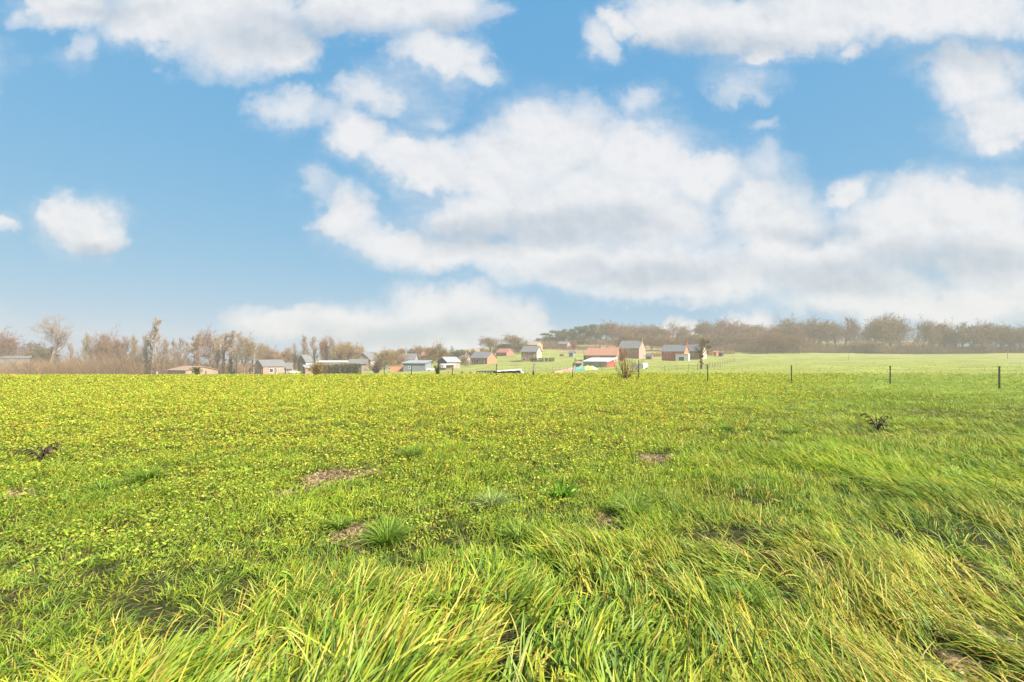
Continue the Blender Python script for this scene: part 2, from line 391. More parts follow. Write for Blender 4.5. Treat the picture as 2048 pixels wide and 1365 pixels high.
def join(parts):
    V, Q, Cc, n = [], [], [], 0
    for v, q, c in parts: V.append(v); Q.append(q + n); Cc.append(c); n += len(v)
    return np.concatenate(V), np.concatenate(Q), np.concatenate(Cc)
def sample(n, d0, d1, pw, spread=1.28):
    """n ground points whose density falls off as depth**-pw"""
    e = 2 - pw; d = (d0 ** e + rng.random(n) * (d1 ** e - d0 ** e)) ** (1 / e)
    x = (rng.random(n) * 2 - 1) * d * spread
    if d1 > 45: return x, d
    k = int(n * .55 * 3.5 / (spread * (d0 + d1) / 2)); j = rng.integers(0, n, k)        # thinner margins to either side of the view
    xm = np.where(rng.random(k) < .5, -1, 1) * (d[j] * spread + rng.random(k) * 3.5)
    return np.concatenate([x, xm]), np.concatenate([d, d[j] + rng.normal(0, .1, k)])
def weedy(x, y):
    """share of low yellow weeds: much on the left and in the middle distance, little in the combed grass on the right"""
    u = CX + F * x / y; py = HY + F * EYE / y
    side = np.clip((1620 - u + .9 * (900 - py)) / 700, 0, 1)
    depth = np.clip((1215 - py - .14 * np.abs(u - 200)) / 210, 0, 1)
    return np.clip(side * depth * (-.55 + 2.1 * fbm(x / 1.9, y / 2.6, 4, 21) + 1.3 * fbm(x / 6, y / 9, 2, 27)), 0, 1)
PAL = np.array([[.175, .295, .014], [.245, .345, .018], [.325, .385, .026], [.095, .190, .014], [.250, .360, .055], [.385, .375, .030]])
STRAW = np.array([[.46, .38, .060], [.39, .30, .045], [.50, .43, .11]])
def grass():
    parts = []
    #    clumps, d0, d1, pw, per clump, segments
    for n, d0, d1, pw, per, S in ((5000, 1.5, 4.2, 1.0, 17, 6), (14500, 4.2, 9, 1.15, 13, 4), (16000, 9, 20, 1.2, 11, 3), (15000, 20, 44, 1.25, 9, 2)):
        x, y = sample(n, d0, d1, pw); n = len(x); wd = weedy(x, y); b = bare(x, y)
        gap = np.clip((.475 - fbm(x / .45, y / .45, 2, 45)) * 6, 0, .88) * np.clip((7 - y) / 3, .12, 1) * (1 - .8 * wd) * np.clip((4.6 - y) / 1.5 + (x > .3), .3, 1); keep = (rng.random(n) > b * .97) & (rng.random(n) > wd * .35) & (rng.random(n) > gap); x, y, wd = x[keep], y[keep], wd[keep]; n = len(x)
        u = CX + F * x / y
        big = fbm(x / 1.1, y / 1.1, 3, 41); tall = np.clip((big - .32) / .36, 0, 1)           # taller and shorter swards
        lush = np.clip((2.9 + .0014 * u + 1.6 * (big - .5) - y) / 1.6, 0, 1); lush = np.maximum(lush, np.clip((u - 1150) / 500, 0, 1) * np.clip((14 - y) / 5, 0, 1))
        bsoft = bare(x, y) if d0 > 0 else 0
        bold = np.clip((4.0 - y) / 1.2, 0, 1) * np.clip((1650 - u) / 300, 0, 1); cl = (.08 + .085 * tall + (.095 + .105 * bold) * lush * (.5 + .8 * tall)) * (1 - .8 * np.clip(bsoft, 0, 1)) * rng.uniform(.75, 1.25, n)
        # combed swaths: lying away from the viewer, leaning right on the left side and left on the right side
        turn = u + 420 * (fbm(x / 1.3, y / 1.3, 2, 55) - .5) > 1120
        flow = np.where(turn, math.pi / 2 + .30, math.pi / 2 - .22) + (fbm(x / 1.5, y / 1.5, 3, 51) - .5) * 1.6 + (fbm(x / .5, y / .5, 2, 57) - .5) * np.where(turn, 2.6, 1.3)
        comb = np.clip(.25 + .75 * lush, 0, 1)
        pi = rng.choice(len(PAL), n, p=(.22, .24, .2, .12, .14, .08)); cc = PAL[pi] * (.62 + .56 * fbm(x / 1.6, y / 1.6, 3, 61))[:, None]
        cc = cc * .95 + np.array([.004, .0, .008]) * np.clip((6 - y) / 3, 0, 1)[:, None]
        yel = np.clip((y - 6) / 12, 0, 1)[:, None] * .55 * np.clip((1750 - u) / 600, .25, 1)[:, None]; cc = cc * (1 - yel) + np.array([.42, .45, .042]) * yel
        I = np.repeat(np.arange(n), per); m = len(I)
        a = rng.random(m) * 2 * np.pi; rr = np.sqrt(rng.random(m)) * (.055 + .006 * y[I])
        bx = x[I] + rr * np.cos(a); by = y[I] + rr * np.sin(a)
        L = cl[I] * rng.uniform(.65, 1.12, m)
        hd = np.where(rng.random(m) < comb[I] * .82, flow[I] + rng.normal(0, .32, m), a + rng.normal(0, .5, m))
        e0 = np.clip(rng.normal(1.08, .22, m) - .42 * comb[I] * rng.uniform(.3, 1, m), .28, 1.5)
        e1 = e0 - rng.uniform(.3, 1.0, m) - comb[I] * rng.uniform(.0, .6, m) * (.4 + tall[I])
        wdt = (.0042 + .0028 * lush[I] + .0065 * (lush * bold)[I] + .00068 * by) * rng.uniform(.65, 1.3, m)
        col = cc[I] * rng.uniform(.80, 1.20, m)[:, None]
        dzone = np.clip((fbm(bx / .7, by / .7, 3, 71) - .46) * 5, 0, 1)
        dry = rng.random(m) < (.025 + .18 * dzone * (lush[I] > .2) + .28 * np.clip((u[I] - 1200) / 500, 0, 1) * np.clip((4.6 - by) / 1.5, 0, 1) + .20 * np.exp(-((u[I] - 930) / 130) ** 2) * (by < 3.1))
        col[dry] = STRAW[rng.integers(0, 3, dry.sum())] * rng.uniform(.65, 1.15, dry.sum())[:, None]
        tip = col * np.array([1.22, 1.10, 1.1])
        z = ground(bx, by) - .012
        parts.append(ribbons(np.stack([bx, by, z], 1), hd, L, wdt, e0, e1, S, rng.normal(0, .38, m), col, tip))
    # flattened dead litter between the tufts, crumbs of earth on the bare spots
    n = 70000; x, y = sample(n, 1.6, 14, 1.25); n = len(x); b = bare(x, y); k = rng.random(n) > b * .7; x, y = x[k], y[k]; n = len(x)
    t = rng.random((n, 1)); col = np.where(rng.random((n, 1)) < .45, np.array([[.20, .145, .06]]), np.array([[.115, .135, .030]])) * (.5 + t)
    parts.append(ribbons(np.stack([x, y, ground(x, y) - .004], 1), rng.random(n) * 6.283, rng.uniform(.04, .13, n) * (1 + y / 12), (.004 + .0007 * y) * rng.uniform(.6, 1.4, n), rng.uniform(.05, .7, n), rng.uniform(-.5, .3, n), 3, rng.normal(0, .6, n), col))
    xs, ys = [], []
    for cx, cy, rx, ry in _BG:
        m_ = int(1100 * min(1, rx * ry * 4) + 250); xs.append(cx + rng.normal(0, .75 * rx, m_)); ys.append(cy + rng.normal(0, .75 * ry, m_))
    x, y = np.concatenate(xs), np.concatenate(ys); k = (bare(x, y) > .15) & (y > 1.4); x, y = x[k], y[k]; n = len(x)
    col = np.array([[.34, .24, .135]]) * rng.uniform(.4, 1.3, (n, 1)); L = rng.uniform(.012, .04, n) * (1 + y / 9)
    parts.append(ribbons(np.stack([x, y, ground(x, y) - .003], 1), rng.random(n) * 6.283, L, L * rng.uniform(.3, .9, n), rng.uniform(.1, 1.3, n), rng.uniform(-.6, .3, n), 2, rng.normal(0, .7, n), col))
    # worn pasture beyond the fence: short tufts
    n = 26000; x, y = sample(n, 40, 120, 1.5, 1.15); u = CX + F * x / y; k = (u > 780) & (rng.random(n) < np.clip((u - 700) / 500, .25, 1)); x, y = x[k], y[k]; n = len(x)
    col = PAL[rng.choice(3, n)] * .6 + np.array([.33, .36, .07]) * .55; col *= rng.uniform(.8, 1.15, n)[:, None]
    parts.append(ribbons(np.stack([x, y, ground(x, y) - .01], 1), rng.random(n) * 6.28, rng.uniform(.06, .20, n), rng.uniform(.03, .11, n), rng.uniform(.5, 1.4, n), rng.uniform(-.2, .7, n), 2, rng.normal(0, .5, n), col))
    V, Q, Cc = join(parts)
    tag(link('grass', mesh_np('grass', V, Q, leafy('grass_blades', .32, .52, .22), Cc, True)), 'long green and straw coloured grass blades covering the meadow', 'grass', kind='stuff')
    return len(Q)
def weeds():
    parts = []
    for n, d0, d1, per in ((11000, 2.2, 8, 9), (30000, 8, 20, 10), (52000, 20, 44, 9)):
        x, y = sample(n, d0, d1, 1.12); n = len(x); w = weedy(x, y); b = bare(x, y)
        k = (rng.random(n) < w * 1.15) & (rng.random(n) > b * .9); x, y, w = x[k], y[k], w[k]; n = len(x)
        hgt = (.03 + .11 * np.clip(fbm(x / .9, y / .9, 3, 81) * 1.5 - .25, 0, 1)) * rng.uniform(.6, 1.3, n)
        tone = rng.random(n); c = np.where(tone[:, None] < .50, np.array([[.43, .42, .036]]), np.array([[.28, .37, .028]]))
        c = np.where(tone[:, None] > .90, np.array([[.46, .30, .04]]), c); gr = np.clip((10 - y) / 6, 0, 1)[:, None] * .65; c = (c * (1 - gr) + np.array([.21, .31, .030]) * gr) * rng.uniform(.75, 1.2, n)[:, None]
        I = np.repeat(np.arange(n), per); m = len(I); a = rng.random(m) * 6.283; rr = np.sqrt(rng.random(m)) * (.055 + .0035 * y[I])
        bx, by = x[I] + rr * np.cos(a), y[I] + rr * np.sin(a); z = ground(bx, by) + hgt[I] * rng.uniform(.25, 1.1, m)
        L = (.016 + .0017 * by) * rng.uniform(.6, 1.4, m)
        col = c[I] * rng.uniform(.7, 1.3, m)[:, None]; br = rng.random(m) < .06; col[br] = np.array([.22, .10, .03])
        pale = rng.random(m) < .05; col[pale] = np.array([.52, .49, .11])
        parts.append(ribbons(np.stack([bx, by, z], 1), rng.random(m) * 6.283, L, L * .78, rng.uniform(-.2, 1.2, m), rng.uniform(-.9, .5, m), 2, rng.normal(0, .6, m), col, col * 1.1, .8))
        # stalks
        s = rng.random(n) < .35; x, y, hgt = x[s], y[s], hgt[s]; n = len(x)
        sc_ = np.where(rng.random((n, 1)) < .4, np.array([[.26, .12, .04]]), np.array([[.30, .30, .05]]))
        parts.append(ribbons(np.stack([x, y, ground(x, y)], 1), rng.random(n) * 6.28, hgt * 1.35, .003 + .0007 * y, rng.uniform(1.1, 1.55, n), rng.uniform(.8, 1.5, n), 2, rng.normal(0, 1, n), sc_))
    V, Q, Cc = join(parts)
    tag(link('weeds', mesh_np('weeds', V, Q, leafy('weed_leaves', .32, .6, .15), Cc, True)), 'low yellow green weeds with small rounded leaves among the grass', 'weeds', kind='stuff')
    return len(Q)
print('grass quads', grass(), 'weed quads', weeds())

# ------------------------------------------------------------------ trees
def grow_tree(seed, H, trunk_h, spread, levels, n1, n2, n3, twig, steep, r0, stems=1, lean=.1, tw_w=.03, up=.25, crooked=.22):
    """branching skeleton -> (trunk and limb tubes, ribbon arrays of twigs)"""
    r = random.Random(seed); tub = MB(); tips = []
    def limb(p, d, L, rad, lvl, nseg):
        pts, rads = [Vector(p)], [rad]; d = Vector(d).normalized(); ds = []
        ck = crooked * (.35 if lvl == 0 and stems == 1 else 1)
        for i in range(nseg):
            d = (d + Vector((r.gauss(0, ck), r.gauss(0, ck), r.gauss(0, ck * .6) + up * (.5 if lvl else .15)))).normalized()
            pts.append(pts[-1] + d * L / nseg); rads.append(rad * (1 - .72 * (i + 1) / nseg)); ds.append(d.copy())
        if lvl <= levels - 2: tub.tube(pts, rads, 6 if lvl == 0 else 4)
        else: tips.extend((pts[i], pts[i + 1], rads[i]) for i in range(nseg))
        return pts, ds, rads
    def side(d, ang):
        d = d.normalized(); a = d.cross(Vector((r.gauss(0, 1), r.gauss(0, 1), r.gauss(0, 1)))).normalized()
        return (d * math.cos(ang) + a * math.sin(ang)).normalized()
    def branch(p, d, L, rad, lvl, start):
        pts, ds, rads = limb(p, d, L, rad, lvl, 5 if lvl < 2 else 3)
        if lvl >= levels: return
        n = (n1, n2, n3, twig)[min(lvl, 3)] if lvl < levels - 1 else twig
        for k in range(n):
            f = start + (1 - start) * (k + r.random()) / n; s = min(int(f * len(ds)), len(ds) - 1); t = f * len(ds) - s
            q = pts[s].lerp(pts[s + 1], t); ang = steep * r.uniform(.65, 1.3)
            cl = (spread * (1.12 - .6 * f) if lvl == 0 else L * r.uniform(.42, .7)) * r.uniform(.75, 1.15)
            branch(q, side(ds[s], ang), cl, max(rads[s] * r.uniform(.45, .65), .008), lvl + 1, .25)
    for s in range(stems):
        a = r.random() * 6.28; off = Vector((math.cos(a), math.sin(a), 0)) * (.0 if stems == 1 else .25)
        branch(off, Vector((r.gauss(0, lean) + off.x * lean * 8, r.gauss(0, lean) + off.y * lean * 8, 1)), H * r.uniform(.85, 1) if stems > 1 else H, r0, 0, trunk_h / H)
    return tub, tips
def twig_mesh(name, tips, mat, w, seed, c1=(.21, .14, .08), c2=(.32, .22, .13)):
    g = np.random.default_rng(seed); n = len(tips)
    a = np.array([t[0] for t in tips]); b = np.array([t[1] for t in tips]); rad = np.array([t[2] for t in tips])
    d = b - a; s = np.cross(d, g.normal(size=(n, 3))); s /= np.linalg.norm(s, axis=1)[:, None] + 1e-9
    hw = np.maximum(rad, w * .5)[:, None]
    V = np.stack([a - s * hw, a + s * hw, b + s * hw * .6, b - s * hw * .6], 1).reshape(-1, 3); Q = np.arange(4 * n).reshape(-1, 4)
    t = g.random((n, 1)); c = np.array(c1) * (1 - t) + np.array(c2) * t
    return mesh_np(name, V, Q, mat, np.repeat(c, 4, 0))
def leaf_cloud(name, centres, radii, per, size, mat, seed, c1, c2, flat=1.0, parts=None):
    """many leaf-sized faces scattered through clumps"""
    g = np.random.default_rng(seed); cen = np.repeat(np.array(centres, float), per, 0); rr = np.repeat(np.array(radii, float), per)
    n = len(cen); v = g.normal(size=(n, 3)); v /= np.linalg.norm(v, axis=1)[:, None]; v *= (g.random(n) ** .45)[:, None] * rr[:, None]; v[:, 2] *= flat
    p = cen + v; a = g.normal(size=(n, 3)); a /= np.linalg.norm(a, axis=1)[:, None]; b = np.cross(a, g.normal(size=(n, 3))); b /= np.linalg.norm(b, axis=1)[:, None]
    sz = size * g.uniform(.6, 1.4, (n, 1)); V = np.stack([p - a * sz, p + b * sz * .5, p + a * sz, p - b * sz * .5], 1).reshape(-1, 3)
    t = np.clip(g.random((n, 1)) * .7 + np.repeat(g.random((len(centres), 1)), per, 0) * .3, 0, 1); c = np.array(c1) * (1 - t) + np.array(c2) * t
    return mesh_np(name, V, np.arange(4 * n).reshape(-1, 4), mat, np.repeat(c, 4, 0))
BARK = surf('bark', (.20, .145, .10), .95, .35, 1.5, .1); BARK_PALE = surf('pale_bark', (.30, .25, .20), .9, .35, 1.5, .1)
TWIG = leafy('twigs', 0, .9, .1, .4, (.80, .73, .65)); LEAF = leafy('foliage', .25, .6, .25, .5)
G1, G2 = (.040, .060, .018), (.105, .120, .040)
def proto(name, seed, kind):
    """trunk, crown (and ivy) meshes of one tree kind, about 10 units tall"""
    r = random.Random(seed); out = {}
    if kind == 'oak':
        tb, tp = grow_tree(seed, 6.8, 1.3, 5.4, 4, 17, 8, 6, 5, .92, .30, lean=.04, up=.16)
        out['trunk'] = tb.mesh('trunk', BARK); out['crown'] = twig_mesh('crown', tp, TWIG, .060, seed)
    if kind == 'lone':
        tb, tp = grow_tree(seed, 7.8, 3.3, 4.3, 4, 14, 7, 5, 5, .78, .27, lean=.01, up=.16)
        out['trunk'] = tb.mesh('trunk', BARK); out['crown'] = twig_mesh('crown', tp, TWIG, .020, seed, (.26, .19, .13), (.36, .27, .19))
    if kind in ('slim', 'ivy'):
        tb, tp = grow_tree(seed, 9.0, 1.6 if kind == 'slim' else 5.0, 2.3 if kind == 'slim' else 1.4, 3, 24, 8, 6, 5, .55, .17, lean=.008, up=.26, crooked=.10)
        out['trunk'] = tb.mesh('trunk', BARK if kind == 'ivy' or seed % 3 == 0 else BARK_PALE); out['crown'] = twig_mesh('crown', tp, TWIG, .042, seed, (.26, .20, .14), (.40, .31, .22))
        if kind == 'ivy':
            cs = [(r.gauss(0, .12), r.gauss(0, .12), z) for z in np.arange(.3, 7.2, .28)]
            out['ivy'] = leaf_cloud('ivy', cs, [.40 - .048 * c[2] for c in cs], 40, .10, LEAF, seed, (.085, .085, .038), (.19, .165, .085))
    if kind == 'stems':
        tb, tp = grow_tree(seed, 6.0, .8, 3.4, 3, 10, 7, 5, 6, .75, .12, stems=5, lean=.16, up=.15)
        out['trunk'] = tb.mesh('trunk', BARK); out['crown'] = twig_mesh('crown', tp, TWIG, .06, seed, (.17, .135, .07), (.27, .215, .12))
    if kind == 'round':
        tb, tp = grow_tree(seed, 5.8, .8, 4.8, 4, 18, 8, 6, 5, 1.0, .24, lean=.05, up=.14)
        out['trunk'] = tb.mesh('trunk', BARK); out['crown'] = twig_mesh('crown', tp, TWIG, .07, seed, (.24, .16, .09), (.36, .25, .14))
    if kind == 'pine':
        tb = MB(); H = 7.5; ln = r.uniform(-.6, .6); tb.tube([(0,0,0),(ln*.2,0,H*.35),(ln*.6,.1,H*.7),(ln,.1,H)], [.26,.2,.13,.05], 6); cs, rs = [], []
        for k in range(17):
            z = r.uniform(.42, 1.05) * H; a = r.random() * 6.28; d = r.uniform(.4, 2.7) * (1.1 - .35 * (z / H - .5))
            c = (ln * z / H + d * math.cos(a), d * math.sin(a), z); cs.append(c); rs.append(r.uniform(.7, 1.35))
            tb.tube([(ln * (z - .8) / H, 0, min(z - .9, H * .95)), c], [.07, .03], 4)
        out['trunk'] = tb.mesh('trunk', BARK); out['crown'] = leaf_cloud('crown', cs, rs, 150, .20, LEAF, seed, (.06, .062, .024), (.155, .14, .06), .85)
    if kind == 'spruce':
        tb = MB(); tb.tube([(0,0,0),(0,0,5),(0,0,9.9)], [.2,.12,.03], 6); cs, rs = [], []
        for z in np.arange(1.0, 9.8, .42):
            w = 2.6 * (1 - z / 10.2) ** .9
            for k in range(max(2, int(w * 4))):
                a = r.random() * 6.28; d = w * r.uniform(.3, 1); cs.append((d * math.cos(a), d * math.sin(a), z - .25 * d)); rs.append(.16 + .22 * w / 2.6)
        out['trunk'] = tb.mesh('trunk', BARK); out['crown'] = leaf_cloud('crown', cs, rs, 45, .13, LEAF, seed, (.05, .055, .022), (.11, .105, .045), .6)
    if kind == 'olive':
        tb, tp = grow_tree(seed, 5.0, .9, 4.0, 3, 10, 6, 5, 5, .85, .2, stems=2, lean=.1, up=.2); out['trunk'] = tb.mesh('trunk', BARK)
        cs = [t[1] for t in tp[::9]]; out['crown'] = leaf_cloud('crown', cs, [.55] * len(cs), 14, .17, LEAF, seed, (.075, .075, .025), (.19, .165, .065))
    return out
PROTO = {k: [proto(k, s * 13 + i * 7 + 1, k) for i in range(c)] for s, (k, c) in enumerate(dict(oak=4, lone=1, slim=5, ivy=2, stems=3, round=3, pine=4, spruce=2, olive=2).items())}
def mesh_height(p): return max(np.percentile([v.co.z for v in m.vertices], 97) for m in p.values())
def mesh_width(p): return 2 * max(np.percentile([abs(v.co.x) for v in m.vertices], 90) for m in p.values())
PH = {k: [(mesh_height(q), mesh_width(q)) for q in v] for k, v in PROTO.items()}
_cnt = {}
def tree(kind, px, top, base, dg, label, cat='tree', group=None, width=None, name=None, fix=None):
    loc = find(px, base, dg) if fix is None else at(px, fix); d = loc.y
    i = _cnt.get(kind, 0); _cnt[kind] = i + 1; i %= len(PROTO[kind]); pr = PROTO[kind][i]; h0, w0 = PH[kind][i]
    h = EYE - (top - HY) * d / F - loc.z; s = h / h0; sx = (width * 1.15 * d / F / w0) if width else s * rnd.uniform(.9, 1.1)
    t = empty(name or {'slim': 'slender_tree', 'ivy': 'ivy_clad_tree', 'pine': 'pine_tree', 'spruce': 'spruce_tree', 'stems': 'multi_stem_tree', 'olive': 'evergreen_tree'}.get(kind, 'bare_tree'),
              loc - Vector((0, 0, .15)), rnd.random() * 6.28, label, cat, group); t.scale = (sx, sx, s)
    for part, me in pr.items(): link(part, me, t)
    return t
ORD = 'first second third fourth fifth sixth seventh eighth ninth tenth eleventh twelfth thirteenth fourteenth'.split()
def row(kind, items, base, dg, text, group, mix=None, **kw):
    """items (px, top[, kind[, width]]) from left to right; text with a place for the ordinal"""
    for i, it in enumerate(sorted(items)):
        kd = it[2] if len(it) > 2 and it[2] else (rnd.choice(mix) if mix else kind)
        tree(kd, it[0], it[1] + (rnd.uniform(-4, 3) if mix else 0), base, dg * rnd.uniform(.94, 1.06), text % ORD[i], group=group, width=it[3] * (rnd.uniform(.85, 1.35) if mix else 1) * (.6 if kd == 'slim' else 1) if len(it) > 3 and it[3] else None, **kw)

# left grove behind the crest of the field
tree('lone', 100, 634, 750, 190, 'tall lone bare tree with a wide airy crown above the left thicket', width=64)
tree('oak', -12, 668, 750, 200, 'bare tree cut by the left edge of the picture', width=60)
tree('stems', 57, 690, 749, 165, 'low olive brown tree with several spreading stems left of the tall lone tree', width=66)
tree('olive', 84, 698, 750, 205, 'dark green leafy tree just behind the tall lone tree', width=30)
tree('stems', 14, 706, 750, 150, 'grey twiggy shrub tree at the far left before the low shed', width=70)
row('slim', [(140,688),(163,674),(181,669),(203,671,'oak',34),(226,681,'oak',34),(246,677)], 750, 215, 'bare winter tree, %s one to the right of the tall lone tree', 'bare trees between the tall tree and the ivy tree')
row('slim', [(259,684),(268,676),(277,673),(287,671),(295,676)], 750, 222, 'dense brown stemmed tree, %s from left in the close stand before the ivy tree', 'close stand beside the tall ivy tree')
tree('ivy', 303, 638, 751, 200, 'tallest ivy covered trunk with a small bare top in the left grove', width=20)
row('slim', [(318,681),(329,684),(340,679),(350,681),(360,678),(371,686)], 750, 225, 'slender pale birch like tree, %s to the right of the tallest ivy trunk', 'pale slender trees right of the ivy tree')
tree('ivy', 391, 671, 751, 205, 'ivy clad tree rising behind the brown shed', width=14)
tree('slim', 399, 669, 751, 207, 'thin pole like tree trunk close to the ivy clad tree behind the shed', width=9)
row('slim', [(421,667,'oak',34),(434,672),(447,667,'ivy',14),(461,664,'ivy',12),(473,666),(488,678,'oak',30)], 750, 220, 'bare tree, %s in the tall clump between shed and farmhouse', 'tall clump between shed and farmhouse')
row('slim', [(503,685),(516,689),(529,691,'round',20),(548,702,'round',30),(572,700,'round',34)], 743, 285, 'smaller bare tree, %s from left in the row behind the pale farmhouse', 'trees behind the pale farmhouse')
row('slim', [(590,688),(602,684),(613,673),(631,675),(648,681,'round',20),(656,676),(667,680)], 742, 265, 'tall bare tree, %s from left in the clump above the dark roofed house', 'tall clump above the dark roofed house')
row('round', [(684,691),(695,689),(577,706)], 740, 270, 'small bare crown beside the tall clump, %s from left', 'small crowns beside the tall clump')
# village trees
tree('round', 769, 702, 739, 190, 'round bare tree left of the orange container', width=32)
tree('round', 791, 703, 737, 205, 'tawny round tree right behind the orange container', width=32)
tree('round', 838, 694, 722, 300, 'pinkish bare tree between the grey village roofs', width=30)
tree('round', 866, 696, 726, 270, 'grey brown bare tree behind the pale roofed shed', width=24)
tree('oak', 876, 690, 737, 190, 'thin bare tree standing left of the blue grey roofed barn', width=24)
tree('spruce', 904, 691, 717, 300, 'pointed spruce behind the blue grey roofed barn', cat='conifer', width=13)
tree('spruce', 890, 699, 716, 310, 'short dark conifer left of the pointed spruce', cat='conifer', width=16)
tree('olive', 924, 701, 724, 255, 'rounded olive green tree left of the brick house', width=26)
tree('oak', 983, 676, 706, 320, 'bare round crowned tree above the brick house gable', width=34)
tree('oak', 1031, 672, 703, 330, 'bare tree above the low red brown barn', width=36)
tree('spruce', 1037, 681, 706, 310, 'dark upright conifer before the bare tree near the red barn', cat='conifer', width=11)
tree('olive', 1013, 689, 705, 335, 'dark rounded evergreen behind the low red barn', width=34)
tree('olive', 1050, 690, 708, 320, 'dark evergreen between red barn and cream gabled house', width=24)
tree('round', 960, 697, 712, 345, 'hazy bare tree on the slope behind the brick house', width=28)
tree('round', 745, 706, 724, 330, 'hazy brown tree behind the beige gable house', width=30)
tree('spruce', 1151, 715, 732, 170, 'small dark conifer beside the white barn', cat='conifer', width=7)
# ridge wood, left part: pines
for i, (px, tp, w) in enumerate([(1098,667,24),(1113,662,26),(1128,667,22),(1141,659,26),(1155,661,24),(1168,654,26),(1181,653,24),(1194,650,28)]):
    tree('pine', px, tp, 690, 400, 'dark pine on the left end of the ridge, %s from left' % ORD[i], cat='pine tree', group='pines on the left end of the ridge', width=w)
row('oak', [(1085,678,'round',26),(1106,676,'round',24),(1147,680,'round',22),(1210,648,None,34),(1226,646,None,36),(1241,651,None,32),(1262,655,None,34),(1278,656,None,26),(1290,650,None,34),(1306,656,None,26),(1319,652,None,32),(1332,658,None,26)], 686, 410, 'hazy bare tree, %s from left along the ridge above the brick house', 'bare ridge trees above the brick house', mix=('oak', 'oak', 'round', 'slim', 'oak'))
tree('lone', 1345, 643, 685, 410, 'pale tall bare tree left of the white ridge houses', width=26)
row('oak', [(1361,655,None,24),(1408,650,None,24),(1420,646,None,30),(1434,645,None,30),(1450,646,None,30),(1465,656,None,24),(1481,650,None,38),(1499,654,None,32),(1514,657,None,28)], 690, 400, 'bare ridge tree, %s from left between white ridge houses and far slope', 'bare ridge trees right of the white houses', mix=('oak', 'oak', 'round', 'slim', 'oak'))
row('oak', [(1533,664,'round',34),(1553,652,None,24),(1570,643,None,28),(1588,657,'round',40),(1608,648,None,32),(1624,650,None,28),(1639,644,None,32),(1655,652,None,30),(1672,649,None,34),(1691,637,None,34),(1711,645,None,32),(1730,650,None,30)], 698, 365, 'bare tree, %s from left in the wood above the long pale field', 'wood above the long pale field', mix=('oak', 'oak', 'round', 'slim', 'oak'))
row('oak', [(1748,647,None,34),(1766,640,None,36),(1781,645,None,30),(1797,645,None,28)], 702, 350, 'bare tree, %s from left in the clump just left of the thin masts', 'oaks left of the thin masts', mix=('oak', 'oak', 'round', 'slim', 'oak'))
row('oak', [(1846,648,None,30),(1858,656,None,30),(1876,655,None,32),(1892,652,None,34),(1908,658,None,30),(1926,650,None,38),(1944,655,None,32),(1962,652,None,34),(1983,654,None,32),(2002,653,None,34),(2020,657,None,30),(2040,660,None,34),(2064,657,None,36)], 706, 330, 'bare tree, %s to the right of the thin masts along the far field', 'oaks right of the thin masts', mix=('oak', 'oak', 'round', 'slim', 'oak'))

# trees on the slope below the ridge, and between the houses
row('round', [(1250,668,None,36),(1280,670,None,34),(1305,668,None,38),(1335,671,None,36),(1360,673,None,30),(1392,672,None,38),(1420,669,None,40),(1448,666,None,44),(1476,668,None,46),(1505,670,None,44)], 703, 338, 'hazy scrub tree, %s from left on the slope under the ridge above the red house', 'scrub trees on the slope above the red house', mix=('round', 'oak', 'stems'))
row('round', [(1535,672,None,44),(1568,668,None,46),(1598,675,None,40),(1730,682,None,36)], 707, 322, 'low dense tree, %s from left at the foot of the wood above the pale field', 'low trees at the foot of the wood', mix=('round', 'oak', 'stems'))
row('round', [(716,704),(800,702),(822,698),(850,706),(912,706),(947,699),(968,702)], 722, 315, 'hazy brown garden tree, %s from left among the village roofs', 'garden trees among the village roofs', mix=('round', 'oak', 'olive'))
row('round', [(690,706),(708,714),(782,712),(858,712),(930,713)], 734, 255, 'low garden tree, %s from left between the nearer village houses', 'low garden trees between nearer houses', mix=('round', 'stems'))
# undergrowth: brown twig masses nobody could count
def thicket(name, label, path, n, hgt, seed, c1, c2, depth, wid=.07):
    """path of (px, depth, height factor); twigs in arching sprays"""
    g = np.random.default_rng(seed); t = np.sort(g.random(n)) * (len(path) - 1); P = np.array(path, float)
    i = np.minimum(t.astype(int), len(path) - 2); f = (t - i)[:, None]; q = P[i] * (1 - f) + P[i + 1] * f
    d = q[:, 1] + g.uniform(-depth, depth, n); x = (q[:, 0] - CX) / F * d
    lump = .45 + 1.1 * fbm(x / 4.5, d / 4.5, 3, seed); h = hgt * q[:, 2] * lump * g.uniform(.45, 1.1, n)
    tone = g.random((n, 1)) * .6 + .4 * fbm(x / 6, d / 6, 2, seed + 5)[:, None]; col = np.array(c1) * (1 - tone) + np.array(c2) * tone
    V, Q, cc = ribbons(np.stack([x, d, ground(x, d) - .1], 1), g.random(n) * 6.283, h, np.full(n, wid) * g.uniform(.6, 1.5, n), g.uniform(.9, 1.57, n), g.uniform(.1, 1.3, n), 3, g.normal(0, 1, n), col, col * 1.1, .7)
    tag(link(name, mesh_np(name, V, Q, TWIG, cc)), label, 'undergrowth', kind='stuff')
thicket('undergrowth', 'brown bare undergrowth filling the foot of the left grove', [(-200,205,1.2),(40,205,1.1),(130,212,1.2),(230,220,1.3),(300,225,1.5),(380,228,1.15),(470,245,.9),(500,275,.7),(540,290,.85),(620,290,.85),(720,290,.7)], 30000, 7.6, 5, (.16, .105, .06), (.33, .21, .12), 12)
thicket('undergrowth', 'brown scrub along the upper edge of the far field', [(1400,322,.55),(1480,330,1.1),(1560,330,1.0),(1620,326,.55),(1690,324,.40),(1760,320,.55),(1840,318,.95),(1920,312,.8),(2000,306,.6),(2180,300,.7)], 36000, 6.6, 6, (.155, .11, .07), (.28, .185, .11), 9)
